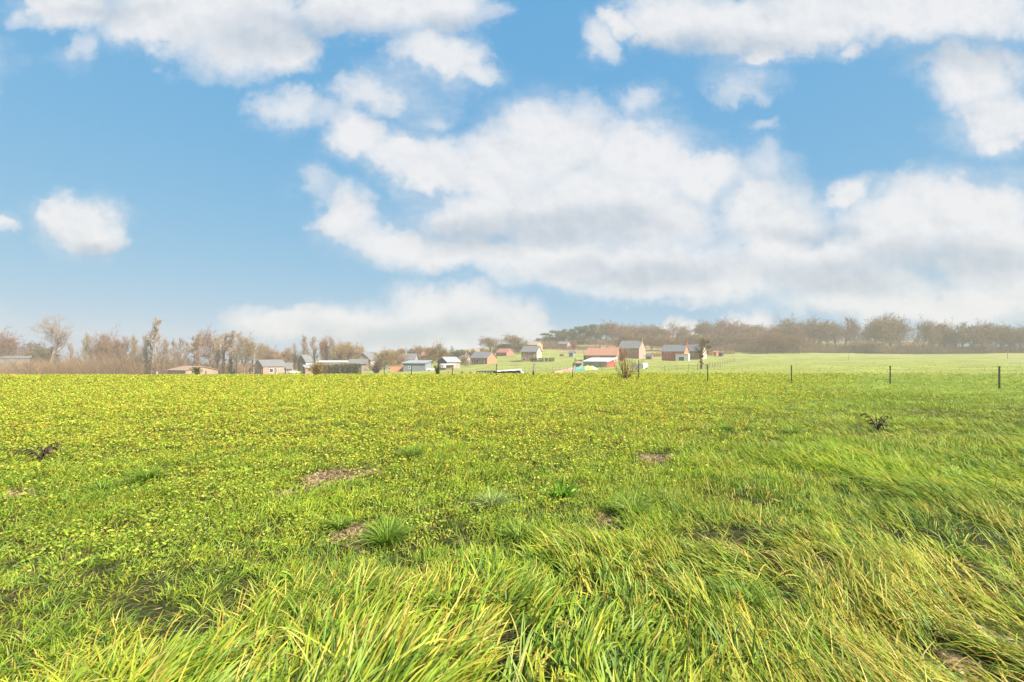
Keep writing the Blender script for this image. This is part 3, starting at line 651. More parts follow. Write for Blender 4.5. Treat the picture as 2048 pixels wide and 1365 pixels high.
thicket('undergrowth', 'hazy scrub on the wooded ridge slope', [(1085,392,.7),(1170,405,.9),(1250,400,.9),(1330,395,.9),(1420,385,1.2),(1500,375,1.3),(1560,368,1.2),(1640,365,.9),(1760,362,.7),(1900,345,.9),(2060,330,.9)], 32000, 6.5, 7, (.17, .13, .075), (.28, .20, .12), 16, .09)
thicket('undergrowth', 'rusty scrub on the bank behind the red and the tall brick house', [(1290,272,.7),(1330,280,.9),(1380,285,.9),(1430,288,.8),(1470,300,.7)], 6000, 3.4, 9, (.24, .14, .075), (.36, .22, .12), 10)
thicket('undergrowth', 'brown garden scrub between the village houses', [(650,262,.9),(760,262,.9),(850,280,1.0),(930,285,1.0),(1000,335,.9),(1080,345,1.1),(1130,340,.9),(1200,330,.8)], 14000, 4.2, 8, (.17, .13, .07), (.27, .20, .11), 10)

# ------------------------------------------------------------------ buildings
BRICK = bricks('brown_brick', (.27, .135, .085), (.32, .17, .11), (.34, .26, .20)); PINKBRICK = bricks('pale_pink_brick', (.36, .19, .135), (.41, .23, .165), (.38, .29, .23))
REDBRICK = bricks('red_brick', (.36, .105, .05), (.43, .14, .07), (.40, .25, .18)); ORANGE = surf('orange_red_render', (.62, .16, .065), .8)
CREAM = surf('cream_render', (.46, .40, .31), .85, .1); BEIGE = surf('beige_render', (.31, .24, .185), .85); WHITEWALL = surf('white_wall', (.50, .48, .45), .8, .08)
SLATE = ribbed('slate_roof', (.115, .11, .11), (.18, .175, .172), 9, 1, .6); BROWNTILE = ribbed('brown_tiles', (.24, .15, .10), (.34, .22, .155), 7, 1); TERRA = ribbed('terracotta_tiles', (.28, .13, .085), (.36, .185, .12), 7, 1)
TAN = ribbed('tan_tiles', (.27, .20, .15), (.35, .27, .20), 7, 1); PALESHEET = ribbed('pale_corrugated_sheet', (.21, .22, .235), (.29, .30, .315), 5, 0, .45); WHITESHEET = ribbed('white_sheet_metal', (.40, .40, .40), (.52, .52, .51), 4, 0, .5)
BLUEGREY = ribbed('blue_grey_sheet', (.17, .18, .195), (.23, .245, .265), 4, 0, .6); BOARDS = ribbed('brown_boards', (.20, .135, .09), (.31, .22, .15), 5, 0); REDROOF = ribbed('dull_red_roof', (.26, .10, .08), (.34, .15, .115), 7, 1)
DARKWOOD = surf('dark_timber', (.09, .06, .045), .85); FRAME = surf('white_window_frame', (.80, .80, .78), .5, .05); DOORM = surf('dark_door', (.07, .065, .065), .5)
GLASS, _g = new_mat('window_glass'); finish(_g, (.045, .055, .065, 1), .12, None, .6)
CONC = surf('concrete', (.42, .40, .37), .9); DIRT = surf('bare_earth', (.34, .225, .145), .95, .25, .8)
def house(name, label, xl, xm, xr, ytop, yeave, ybase, dg, rel, wall, roof, side=1, wins=(), gwins=(), doors=(), chim=None, gable=None, gableroof=None, cat='house', group=None, ridge_h=None, over=.35, mono=False, frame=None):
    """xl..xm is the eaves side as seen and xm..xr the gable (side=1: gable on the right; -1: on the left, then xl..xm is the gable).
    wins: (u, v, w, h) in shares of the front wall; gwins the same on the gable; rel: turn in degrees"""
    px = (xl + xr) / 2; loc = find(px, ybase, dg); d = loc.y; k = d / F; phi = math.atan((px - CX) / F); a = R(rel)
    fw, gw = (xm - xl, xr - xm) if side > 0 else (xr - xm, xm - xl)
    w = fw * k / math.cos(a); dp = gw * k / math.sin(a); wh = (ybase - yeave) * k; rh = (yeave - ytop) * k
    rz = (-a if side > 0 else a) - phi; root = empty(name, loc, rz, label, cat, group)
    hw, hd = w / 2, dp / 2; b = MB()
    b.prism([(-hd, -1.6), (hd, -1.6), (hd, wh), (0, wh + rh), (-hd, wh)] if not mono else [(-hd, -1.6), (hd, -1.6), (hd, wh + rh), (-hd, wh)], -hw, hw, 'x'); b.build('wall', wall, root)
    t = .22; rb = MB(); o = over; sl = rh / hd
    if mono: rb.prism([(-hd - o, wh - rh / dp * o + .01), (hd + o, wh + rh + rh / dp * o + .01), (hd + o, wh + rh + rh / dp * o + t), (-hd - o, wh - rh / dp * o + t)], -hw - o, hw + o, 'x')
    else: rb.prism([(-hd - o, wh - sl * o + .01), (0, wh + rh + .01), (hd + o, wh - sl * o + .01), (hd + o, wh - sl * o + t), (0, wh + rh + t * 1.25), (-hd - o, wh - sl * o + t)], -hw - o, hw + o, 'x')
    rf = rb.build('roof', roof, root)
    if chim is not None:
        cx = -hw + chim * w; c = MB(); c.box(cx - .4, cx + .4, -.35, .35, wh + rh - .8, wh + rh + 1.1); c.box(cx - .48, cx + .48, -.43, .43, wh + rh + 1.1, wh + rh + 1.25); c.build('chimney', wall, rf)
    def opening(nm, pos, ww, hh, ax, m1, m2):
        f = MB(); q = .09; p = MB()
        if ax == 'f':
            x, z = pos; y = -hd; f.box(x-ww/2, x+ww/2, y-.05, y-.003, z-hh/2, z-hh/2+q).box(x-ww/2, x+ww/2, y-.05, y-.003, z+hh/2-q, z+hh/2).box(x-ww/2, x-ww/2+q, y-.05, y-.003, z-hh/2+q, z+hh/2-q).box(x+ww/2-q, x+ww/2, y-.05, y-.003, z-hh/2+q, z+hh/2-q)
            p.box(x-ww/2+q, x+ww/2-q, y-.03, y-.002, z-hh/2+q, z+hh/2-q)
        else:
            y, z = pos; x = hw * side; e = side; X = sorted((x + .05 * e, x + .003 * e)); X2 = sorted((x + .03 * e, x + .002 * e))
            f.box(*X, y-ww/2, y+ww/2, z-hh/2, z-hh/2+q).box(*X, y-ww/2, y+ww/2, z+hh/2-q, z+hh/2).box(*X, y-ww/2, y-ww/2+q, z-hh/2+q, z+hh/2-q).box(*X, y+ww/2-q, y+ww/2, z-hh/2+q, z+hh/2-q)
            p.box(*X2, y-ww/2+q, y+ww/2-q, z-hh/2+q, z+hh/2-q)
        fo = f.build(nm, m1, root); p.build('pane' if nm == 'window' else 'panel', m2, fo)
    for u, v, ww, hh in wins: opening('window', (-hw + u * w, v * wh), ww * w, hh * wh, 'f', frame or FRAME, GLASS)
    for u, v, ww, hh in doors: opening('door', (-hw + u * w, hh * wh / 2), ww * w, hh * wh, 'f', frame or FRAME, DOORM)
    for u, v, ww, hh in gwins: opening('window', (-hd + u * dp if side > 0 else hd - u * dp, v * wh), ww * dp, hh * wh, 'g', frame or FRAME, GLASS)
    if gable:
        e = side; X = sorted((hw * e + .002 * e, hw * e + .06 * e)); m = MB(); m.prism([(-hd, -1.6), (hd, -1.6), (hd, wh - .02), (0, wh + rh - .03), (-hd, wh - .02)], *X, 'x')
        go = m.build('gable', gable, root)
        for c in list(root.children):
            if c.name.startswith('window') and abs(abs(sum(v.co.x for v in c.data.vertices) / len(c.data.vertices)) - hw) < .06:
                c.location.x += .062 * e
    return root
house('farmhouse', 'long pale pink brick farmhouse with grey roof and gable on the left', 512, 528, 570, 721, 732.5, 747, 235, 28, PINKBRICK, SLATE, -1,
      [(.34,.42,.17,.56),(.72,.52,.07,.35),(.9,.52,.07,.35),(.12,.85,.09,.16)], [(.3,1.1,.14,.28),(.72,.4,.24,.36)], [(.56,0,.06,.72)])
house('house_annex', 'low brick annex with grey roof on the right of the pink farmhouse', 570, 582.5, 586, 727, 737, 747, 234, 14, PINKBRICK, SLATE, 1, [(.45,.55,.36,.4)], (), (), cat='annex')
house('brown_shed', 'long low brown shed with shallow roof before the ivy clad tree', 344, 374, 429, 733.5, 740.5, 752, 150, 62, BEIGE, BROWNTILE, 1, (), (), (), cat='shed', gable=surf('tan_boards', (.31, .23, .155), .9, .2), over=.45)
house('dark_roofed_house', 'white house with a pale grey pitched roof and dark gable above the hedge', 597, 612, 634, 711, 724, 742, 250, 35, WHITEWALL, SLATE, -1, [(.3,.6,.2,.3),(.7,.6,.2,.3)], [(.5,.7,.2,.3)], (), gable=DARKWOOD)
house('grey_shed', 'small grey shed with pale roof beside the brown weeping shrub', 603, 611, 626, 731.5, 736, 749, 190, 32, BOARDS, PALESHEET, -1, cat='shed')
house('long_outbuilding', 'long low beige outbuilding with pale flat roof behind the hedge', 636, 692, 698, 722.5, 725, 744, 215, 12, BEIGE, WHITESHEET, 1, [(.62,.83,.07,.13)], cat='outbuilding', mono=True)
house('gable_house', 'wide beige house showing its gable with three small windows', 713, 741, 758, 707.5, 721, 738, 270, 56, CREAM, SLATE, -1, [(.3,.8,.12,.12)], [(.36,.92,.08,.17),(.52,.92,.08,.17),(.68,.92,.08,.17)], gable=BEIGE)
house('low_roofed_house', 'low house with dark green grey roof in front of the beige gable', 698, 732, 737, 720, 728, 742, 240, 14, BEIGE, SLATE, 1, [(.4,.6,.2,.4)])
house('village_house', 'house with wide grey roof behind the pale roofed shed', 803, 829, 836, 708.5, 719, 730, 285, 22, BEIGE, SLATE, 1, [(.3,.5,.12,.4),(.7,.5,.12,.4)], chim=.2)
house('village_house', 'small brown roofed house behind the wide grey roof', 811, 822, 829, 703.5, 710, 722, 325, 35, BRICK, BROWNTILE, 1)
house('long_shed', 'long blue grey shed with a pale sloping roof behind the orange container', 807, 850, 862, 722.5, 727, 742, 195, 20, BLUEGREY, PALESHEET, 1, [(.3,.45,.1,.3)], cat='shed', mono=True)
house('barn', 'barn with pale blue grey roof and dark wooden gable on the left', 876, 894, 920, 715.5, 724, 737, 205, 36, BEIGE, PALESHEET, -1, [(.6,.5,.12,.3)], gable=DARKWOOD, cat='barn')
house('brick_house', 'orange brown brick house with grey roof and plain gable on the right', 941, 974, 993, 705, 716.5, 728, 215, 32, BRICK, SLATE, 1, [(.12,.45,.10,.55),(.62,.45,.07,.5),(.8,.45,.07,.5)], (), [(.42,0,.16,.8)], gable=surf('orange_brick', (.40, .19, .11), .85, .15), chim=.94)
house('tan_roofed_house', 'house with tan roof and small dormer gable on the slope behind the brick house', 936, 954, 962, 699, 705.5, 716, 300, 26, BEIGE, TAN, 1, [(.5,.5,.2,.4)])
house('low_red_barn', 'low red brown barn with dull red roof on the slope under the bare trees', 992, 1013, 1029, 698.5, 706, 711.5, 285, 35, surf('red_brown_wall', (.34, .15, .11), .85), REDROOF, 1, [(.3,.5,.14,.4)], cat='barn')
house('cream_gabled_house', 'two storey brick house with dark roof and cream gable above a hedge', 1043, 1073, 1083, 693.5, 704, 722, 235, 20, surf('brown_render', (.33, .20, .13), .85), SLATE, 1, [(.12,.72,.06,.16),(.2,.72,.06,.16),(.52,.72,.12,.42),(.85,.62,.06,.2)], [(.35,.85,.14,.5),(.62,.85,.14,.5)], [(.18,0,.2,.3)], gable=CREAM)
house('upper_house', 'house with tan roof and orange gable directly behind the cream gabled house', 1054, 1074, 1085, 684, 690.5, 702, 285, 30, BRICK, TAN, 1, [(.3,.6,.12,.3),(.6,.6,.12,.3)], gable=surf('orange_gable', (.48, .25, .15), .85), chim=.98)
house('white_barn', 'low white barn with bright sheet roof and dark red end', 1167, 1212, 1230, 718, 724.5, 734.5, 165, 24, CONC, WHITESHEET, 1, (), (), (), gable=surf('dark_red_boards', (.30, .085, .06), .8), cat='barn', mono=True)
house('long_tiled_building', 'long brown building with terracotta roof behind the white barn', 1172, 1231, 1241, 697, 711, 722, 225, 14, surf('brown_plaster', (.36, .235, .175), .85), TERRA, 1, [(.33,.6,.03,.4),(.39,.6,.03,.4),(.45,.6,.03,.4),(.85,.6,.05,.3)], chim=.4, cat='building')
house('lean_to', 'small tiled lean-to on the left end of the terracotta roofed building', 1169, 1188, 1191, 711.5, 714, 721.5, 219, 12, DARKWOOD, TERRA, 1, cat='lean-to', mono=True)
house('large_brick_house', 'tall brick house with grey roof and pink gable on the right', 1238, 1277, 1290, 683, 697.5, 716.5, 245, 20, surf('brown_pink_brick', (.33, .18, .125), .85, .12), SLATE, 1, [(.12,.72,.08,.22),(.36,.72,.08,.22),(.66,.72,.08,.22),(.86,.72,.08,.22),(.14,.26,.10,.26),(.66,.26,.10,.26)], [(.72,.25,.14,.4)], gable=surf('pink_brick_gable', (.42, .235, .18), .85, .12), chim=.97)
house('red_house', 'bright red house with blue grey roof beside the white garage block', 1325, 1367, 1376, 691, 703.5, 722, 215, 16, surf('red_boards', (.46, .115, .06), .8, .15), SLATE, 1, [(.16,.86,.11,.13),(.33,.86,.15,.13),(.19,.42,.18,.2)], (), (), gable=surf('orange_red_gable', (.66, .18, .075), .8), chim=.98)
house('garage', 'white flat roofed garage block in front of the red house', 1352, 1376, 1379, 708.5, 709.3, 722.5, 207, 8, WHITEWALL, CONC, 1, (), (), [(.46,0,.46,.68)], cat='garage', mono=True, over=.05)
house('rear_extension', 'grey roofed brick extension behind the red house next to the ivy tree', 1372, 1400, 1412, 690.5, 703, 719, 232, 22, BRICK, SLATE, 1, [(.5,.6,.1,.3)], gable=CREAM, cat='extension')
house('ridge_house', 'white gabled house with grey roof on the ridge above the red house', 1364, 1382, 1395, 661, 668.5, 678, 405, 32, BEIGE, SLATE, 1, [(.2,.5,.14,.4)], [(.5,.8,.2,.5)])
house('ridge_bungalow', 'tiny white bungalow beside the gabled house on the ridge', 1352, 1358, 1361, 668, 672, 678, 405, 20, BEIGE, SLATE, 1, [(.5,.5,.3,.4)])
house('ridge_cottage', 'hazy low grey cottage under the pines on the ridge', 1116, 1134, 1141, 684, 689, 697, 345, 24, BEIGE, SLATE, 1, [(.5,.5,.2,.4)])
house('garden_hut', 'small round topped grey hut on the green slope', 1138, 1146, 1150, 703.5, 706.5, 714, 250, 22, BLUEGREY, SLATE, 1, cat='hut')
house('small_shed', 'tiny pale roofed shed beside the small dark conifer', 1152, 1162, 1165, 726, 727.5, 734, 160, 18, BOARDS, TAN, 1, cat='shed', mono=True)
house('dark_shed', 'tiny dark shed to the right of the orange hut', 1437, 1444, 1447, 704, 705.8, 713, 230, 20, DARKWOOD, SLATE, 1, cat='shed')
house('orange_hut', 'tiny orange hut beyond the ivy tree at the meadow edge', 1427, 1433, 1437, 703, 705, 712, 228, 25, ORANGE, TERRA, 1, cat='hut')
house('left_shed', 'low grey shed roof half hidden by twigs at the left edge', -30, 44, 52, 713, 717, 751, 185, 10, surf('grey_boards', (.17, .155, .14), .9, .25), SLATE, 1, cat='shed')

house('village_house', 'hazy house with tan roof between the beige gable house and the wide grey roof', 765, 785, 793, 712, 719, 730, 300, 24, PINKBRICK, TAN, 1, [(.3,.5,.12,.4),(.7,.5,.12,.4)], chim=.8)
house('village_house', 'far brick house with red tiled roof left of the pointed spruce', 842, 856, 864, 705, 712, 722, 320, 28, BRICK, REDROOF, 1, [(.3,.5,.12,.4),(.7,.5,.12,.4)])
house('village_house', 'far house with dark roof showing its gable right of the pointed spruce', 905, 912, 922, 704, 711, 720, 322, 50, PINKBRICK, SLATE, 1, [(.5,.5,.3,.3)], [(.35,.5,.15,.3),(.65,.5,.15,.3)])
house('village_house', 'small grey roofed house between the barn and the brick house', 921, 934, 941, 711, 718, 727, 270, 28, BEIGE, SLATE, 1, [(.3,.5,.14,.4),(.7,.5,.14,.4)], chim=.5)
house('village_house', 'small house with tan roof left of the beige gable house', 690, 703, 711, 712, 718, 729, 300, 30, BEIGE, BROWNTILE, 1, [(.4,.5,.16,.4)])
house('garage', 'small brick garage in front of the tall brick house', 1292, 1303, 1308, 709, 713, 719, 235, 26, BRICK, SLATE, 1, (), (), [(.5,0,.6,.8)], cat='garage')

# carport, caravan, cars and other small things of the village
def legs_roof(name, label, xl, xr, ytop, ybase, dg, mat, cat):
    loc = find((xl + xr) / 2, ybase, dg); k = loc.y / F; w = (xr - xl) * k / 2; h = (ybase - ytop) * k; e = empty(name, loc, -math.atan(((xl + xr) / 2 - CX) / F), label, cat)
    r = MB(); r.prism([(-2.2, h - .12), (2.2, h + .12), (2.2, h + .26), (-2.2, h + .02)], -w, w, 'x'); r.build('roof', mat, e)
    for sx in (-.92, .92):
        for sy in (-1.9, 1.9): q = MB(); q.box(sx * w - .07, sx * w + .07, sy - .07, sy + .07, -.5, h - .05); q.build('post', DARKWOOD, e)
    return e
legs_roof('carport', 'flat pale roofed carport in front of the dark gabled barn', 884, 908, 729.5, 740, 150, WHITESHEET, 'carport')
legs_roof('pergola', 'white pergola between the barn and the brick house', 921, 943, 720.5, 729, 215, WHITESHEET, 'pergola')
c = find(899, 740, 151); k = c.y / F; e = empty('wooden_crate', c, 0, 'brown wooden box stored under the flat carport roof', 'box')
MB().box(-6*k, 6*k, -1, 1, -.4, 8.5*k).build('body', BOARDS, e); MB().box(-6.2*k, 6.2*k, -1.05, 1.05, 8.5*k, 8.5*k+.08).build('lid', DARKWOOD, e)
def car(px, py, dg, wpx, paint, label, cat='car', name='parked_car', rz=0.0):
    loc = find(px, py, dg); k = loc.y / F; L = max(wpx * k, 3.2); s = L / 4.2; e = empty(name, loc, rz - math.atan((px - CX) / F), label, cat); e.scale = (s, s, s)
    b = MB(); b.prism([(-2.1,.32),(2.1,.32),(2.1,.78),(1.75,.92),(.95,.98),(.55,1.45),(-1.2,1.47),(-1.95,.98),(-2.1,.85)], -.82, .82, 'y'); b.build('body', paint, e)
    for sy in (-1, 1):
        g = MB(); Y = sorted((sy * .823, sy * .835)); g.prism([(-1.75,.99),(.82,1.0),(.5,1.38),(-1.15,1.40)], *Y, 'y'); g.build('window', GLASS, e)
        for sx in (-1.3, 1.35):
            w = MB(); Y = sorted((sy * .70, sy * .86)); w.prism([(sx + .33 * math.cos(t), .33 + .33 * math.sin(t)) for t in np.linspace(0, 6.283, 13)[:-1]], *Y, 'y'); w.build('wheel', surf_tyre, e)
    return e
surf_tyre = surf('tyre', (.03, .03, .03), .8); PW = surf('white_paint', (.78, .78, .77), .35, .04, spec=.5); PG = surf('grey_paint', (.20, .22, .24), .35, .06, spec=.5); PB = surf('dark_blue_paint', (.05, .07, .12), .35, .06, spec=.5)
car(774, 739, 170, 14, PG, 'dark grey car left of the orange container')
car(826, 742, 172, 10, PW, 'white car between the orange container and a fence post')
car(835, 742, 165, 9, PG, 'grey car beside the blue grey shed wall')
car(864, 742, 168, 10, PW, 'white car parked left of the ivy covered stump')
car(936, 731, 205, 11, PG, 'dark car under the white pergola')
car(1398, 718, 222, 12, PB, 'dark blue car half hidden by the small ivy topped tree')
car(588, 747, 215, 9, PW, 'white van beside the annex of the pink farmhouse', 'van')
def caravan(px, py, dg, wpx, hpx, label, legs=False, rz=-.25, tarp=WHITEWALL):
    loc = find(px, py, dg); k = loc.y / F; L = wpx * k; H = hpx * k; e = empty('caravan', loc, rz - math.atan((px - CX) / F), label, 'caravan'); h0 = .45 if not legs else H * .38
    b = MB(); b.prism([(-L/2, h0), (L/2*.9, h0), (L/2, h0 + (H-h0)*.45), (L/2*.86, H), (-L/2*.94, H), (-L/2, h0 + (H-h0)*.8)], -1, 1, 'y'); b.build('body', tarp, e)
    if not legs: w = MB(); w.box(-L*.34, -L*.10, -1.02, -1.002, h0 + (H-h0)*.42, h0 + (H-h0)*.75); w.build('window', GLASS, e)
    for sx in ((-.2, .2) if not legs else ()):
        for sy in (-.85, .85):
            q = MB(); q.prism([(sx*L + .32*math.cos(t), .32 + .32*math.sin(t)) for t in np.linspace(0, 6.283, 11)[:-1]], sy-.1, sy+.1, 'y'); q.build('wheel', surf_tyre, e)
    q = MB(); q.tube([(L*.4, 0, h0), (L*.62, 0, .45)], .05, 5); q.build('drawbar', surf_tyre, e)
    if legs:
        q = MB(); q.tube([(-L*.1, -.8, h0), (L*.1, -.8, 0)], .05, 4).tube([(L*.1, -.8, h0), (-L*.1, -.8, 0)], .05, 4); q.build('support_leg', DARKWOOD, e)
caravan(1280, 744, 70, 24, 17, 'white box trailer on legs behind the yellow twiggy bush', True)
caravan(886, 739, 172, 11, 11, 'white caravan left of the carport')
loc = find(797, 743, 165); k = loc.y / F; e = empty('shipping_container', loc, -math.atan((797 - CX) / F), 'long orange red container among parked cars', 'container')
MB().box(-15*k, 15*k, -1.2, 1.2, -.3, 9.5*k).build('body', ribbed('orange_container', (.52, .17, .075), (.62, .23, .10), 3, 0, .6), e); MB().box(-15.1*k, 15.1*k, -1.25, 1.25, 9.5*k, 9.5*k+.1).build('roof_edge', surf('rust', (.40, .16, .09), .8), e)

# heaps in the pasture
def heap(name, label, pts, w, mats, names, cat, cap=None):
    """long covered heap: pts (px, row base, height px, depth)"""
    P = [(find(px, yb, dg), h) for px, yb, h, dg in pts]; c = P[len(P) // 2][0]; root = empty(name, c, 0, label, cat)
    for i in range(len(P) - 1):
        b = MB(); n = 7; rings = []; m = 6
        for s in range(m + 1):
            t = s / m; p = P[i][0].lerp(P[i+1][0], t) - c; h = (P[i][1] * (1 - t) + P[i+1][1] * t) * c.y / F * (1 + .12 * math.sin(9 * t + i * 2)); h = max(h, .12)
            rings += [(p.x, p.y + w * math.cos(math.pi * j / (n - 1)) * (.85 + .15 * math.sin(j + s)), p.z - .1 + (h + .1) * math.sin(math.pi * j / (n - 1)) ** .6) for j in range(n)]
        b.add(rings, [(s*n+j, s*n+j+1, (s+1)*n+j+1, (s+1)*n+j) for s in range(m) for j in range(n-1)] + [tuple(range(n)), tuple(range(m*n, m*n+n))])
        b.build(names[i], mats[i], root)
    return root
TP = [surf('tarp_' + n, c, .55, .22, .9, .4) for n, c in (('pink', (.46, .22, .18)), ('teal', (.10, .24, .21)), ('yellow', (.46, .33, .12)), ('white', (.78, .77, .74)))]
heap('covered_heap', 'long low heap under pink, teal, yellow and white tarpaulins', [(1108,745.5,1.0,95),(1146,743.5,8,95),(1168,741.5,9,98),(1184,739.5,8.5,102),(1193,739,1.5,103)], 1.8, TP, ['tarpaulin'] * 4, 'heap')
SIL = surf('dark_bales', (.15, .11, .085), .9, .35, 2)
root = heap('silage_heap', 'long dark silage heap with a white sheet on top', [(960,747.5,1.0,68),(990,747.5,4.5,68),(1016,747.2,6.0,68),(1040,747,7.0,68),(1047,747,1.2,68)], 1.5, [SIL, SIL, SIL, TP[3]], ['bales', 'bales', 'bales', 'sheet_end'], 'heap')
a, b_ = find(990, 747.5, 68) - root.location, find(1043, 747, 68) - root.location
sh = MB(); m = 14; ring = []
for s in range(m + 1):
    p = a.lerp(b_, s / m); h = (5.2 + 2.3 * s / m + .35 * math.sin(s * 1.7)) * root.location.y / F
    ring += [(p.x, p.y - 1.15, p.z + h * .86), (p.x, p.y - .5, p.z + h + .03), (p.x, p.y + .6, p.z + h + .03), (p.x, p.y + 1.2, p.z + h * .84)]
sh.add(ring, [(s*4+j, s*4+j+1, (s+1)*4+j+1, (s+1)*4+j) for s in range(m) for j in range(3)]); o = sh.build('cover_sheet', TP[3], root)
sm = o.modifiers.new('thick', 'SOLIDIFY'); sm.thickness = .05
tr = root; rr = random.Random(4)
for i in range(7):
    p = find(958 + i * 5.5, 747.6, 67) - root.location; q = MB(); z0 = 0
    q.tube([(p.x + .2 * math.cos(t), p.y + rr.uniform(-.1, .1) - 1.7, p.z + .2 + .2 * math.sin(t)) for t in np.linspace(0, 6.283, 13)], .07, 6); q.build('tyre', surf_tyre, root)

# hedges
def hedge(name, label, path, h, depth, seed, c1, c2, dens=260, size=.13):
    g = random.Random(seed); cs, rs = [], []; P = [find(px, py, dg) for px, py, dg in path]; c = P[0]
    for a, b in zip(P, P[1:]):
        n = max(2, int((b - a).length / .55))
        for i in range(n):
            p = a.lerp(b, (i + g.random()) / n) - c
            for z in np.arange(.3, h, .5): cs.append((p.x, p.y + g.uniform(-depth, depth), p.z + z)); rs.append(g.uniform(.42, .62))
    root = empty(name, c, 0, label, 'hedge'); link('foliage', leaf_cloud('foliage', cs, rs, 46, size, LEAF, seed, c1, c2), root)
    q = MB()
    for a, b in zip(P, P[1:]):
        for i in range(8): p = a.lerp(b, (i + .5) / 8) - c; q.tube([p - Vector((0,0,.3)), p + Vector((.1, 0, h * .7))], .06, 4)
    q.build('stems', BARK, root)
hedge('clipped_hedge', 'long clipped olive green hedge left of the round brown bush', [(640,749,165),(680,748,165),(720,748,165)], 2.9, .5, 3, (.075, .075, .025), (.17, .155, .06))
hedge('garden_hedge', 'dark green hedge below the cream gabled house', [(1060,724,222),(1085,724,220),(1109,723.5,220)], 1.7, .6, 4, (.045, .065, .028), (.10, .12, .05))
hedge('low_hedge', 'small dark shrub row on the slope right of the cream gabled house', [(1119,713,255),(1127,713,255)], 1.0, .4, 6, (.05, .06, .025), (.11, .12, .05))

# shrubs and single bushes
def bush(name, label, px, top, base, dg, wpx, seed, stems, c1, c2, leaf=None, cat='bush', tw=.02, arch=.5, fix=None, twn=3):
    loc = find(px, base, dg) if fix is None else at(px, fix); k = loc.y / F; h = EYE - (top - HY) * k - loc.z; w = wpx * k / 2
    g = np.random.default_rng(seed); root = empty(name, loc, 0, label, cat)
    n = stems; a = g.random(n) * 6.283; el = g.uniform(.55, 1.55, n); L = h * g.uniform(.7, 1.08, n) * 1.05
    r0 = np.stack([g.normal(0, .05 * w + .03, n), g.normal(0, .05 * w + .03, n), np.full(n, -.05)], 1)
    wd = np.maximum(L * .012, tw); q = MB(); tipv = []
    for i in range(n):
        p = Vector(r0[i]); d = Vector((math.cos(a[i]) * math.cos(el[i]) * w / h * 1.5, math.sin(a[i]) * math.cos(el[i]) * w / h * 1.5, math.sin(el[i]))).normalized(); pts = [p.copy()]; m = 5
        for s in range(m):
            d = (d + Vector((g.normal(0, .12), g.normal(0, .12), arch * .18))).normalized(); p = p + d * L[i] / m; pts.append(p.copy())
        q.tube(pts, [wd[i] * (1 - .8 * s / m) for s in range(m + 1)], 4)
        for s in range(1, m + 1):
            for _ in range(twn): tipv.append((pts[s], pts[s] + (d + Vector(g.normal(0, .6, 3))).normalized() * L[i] * g.uniform(.08, .26), tw * .35))
    q.build('stems', surf(name + '_stem', tuple(.8 * v for v in c1), .9, .3, 3, .1), root)
    link('twigs', twig_mesh('twigs', tipv, TWIG, tw * .8, seed, c1, c2), root)
    if leaf:
        n, size, l1, l2, z0, z1 = leaf; cs = []
        for i in range(n):
            t = tipv[int(g.integers(len(tipv)))][1]
            if z0 * h <= t.z <= z1 * h: cs.append(tuple(t))
        link('leaves', leaf_cloud('leaves', cs, [.10] * len(cs), 7, size, LEAF, seed, l1, l2), root)
    return root
bush('twiggy_bush', 'twiggy bush with reddish top and yellow green leaves by the fence', 1252, 704, 760.5, 32.5, 62, 5, 22, (.17, .09, .06), (.30, .17, .11), (300, .028, (.26, .24, .03), (.50, .46, .10), .0, .66), fix=32.5, tw=.010, twn=4)
bush('weeping_shrub', 'brown weeping shrub before the grey shed and hedge', 634, 727, 751, 44, 22, 6, 60, (.17, .11, .06), (.31, .20, .11), (500, .035, (.20, .13, .05), (.34, .22, .10), .2, 1.0), tw=.014, arch=-.2, fix=41, twn=6)
bush('round_bush', 'dark brown rounded bare bush right of the clipped hedge', 753, 727, 747, 150, 30, 7, 130, (.13, .095, .075), (.24, .175, .135), None, tw=.05, twn=7)
bush('small_shrub', 'leafy dark shrub standing in front of the brown shed', 394, 735, 752, 44, 14, 8, 26, (.10, .09, .04), (.17, .15, .07), (300, .035, (.07, .08, .02), (.19, .17, .06), .05, 1.0), fix=42, tw=.012)
bush('ivy_stump', 'dark ivy covered stump beside a thin fence post', 875, 727, 753, 39.5, 11, 9, 12, (.06, .05, .03), (.12, .10, .05), (260, .028, (.035, .045, .015), (.11, .11, .035), .0, .75), cat='stump', fix=39.5, tw=.014)
bush('russet_shrub', 'thin russet shrub left of the pale roofed carport post', 897, 742, 753, 42, 20, 10, 18, (.22, .12, .06), (.36, .20, .11), None, fix=41, tw=.01)
bush('small_thorn_bush', 'tiny grey bush in the pasture left of the silage heap', 924, 742, 750, 60, 10, 12, 24, (.12, .10, .08), (.20, .17, .14), None, fix=58, tw=.014)
bush('small_thorn_bush', 'tiny grey thorn bush right beside the silage heap tyres', 940, 743, 750, 62, 7, 13, 20, (.12, .10, .08), (.20, .17, .14), None, fix=60, tw=.014)
bush('red_garden_tree', 'reddish orange twiggy garden shrub in front of the tall brick house', 1243, 698, 722, 205, 40, 14, 90, (.30, .14, .08), (.44, .22, .13), None, tw=.05, twn=6)
bush('russet_shrub', 'russet bush left of the green ridge slope', 1148, 685, 700, 330, 12, 15, 50, (.32, .16, .09), (.42, .22, .13), None, tw=.09, twn=5)
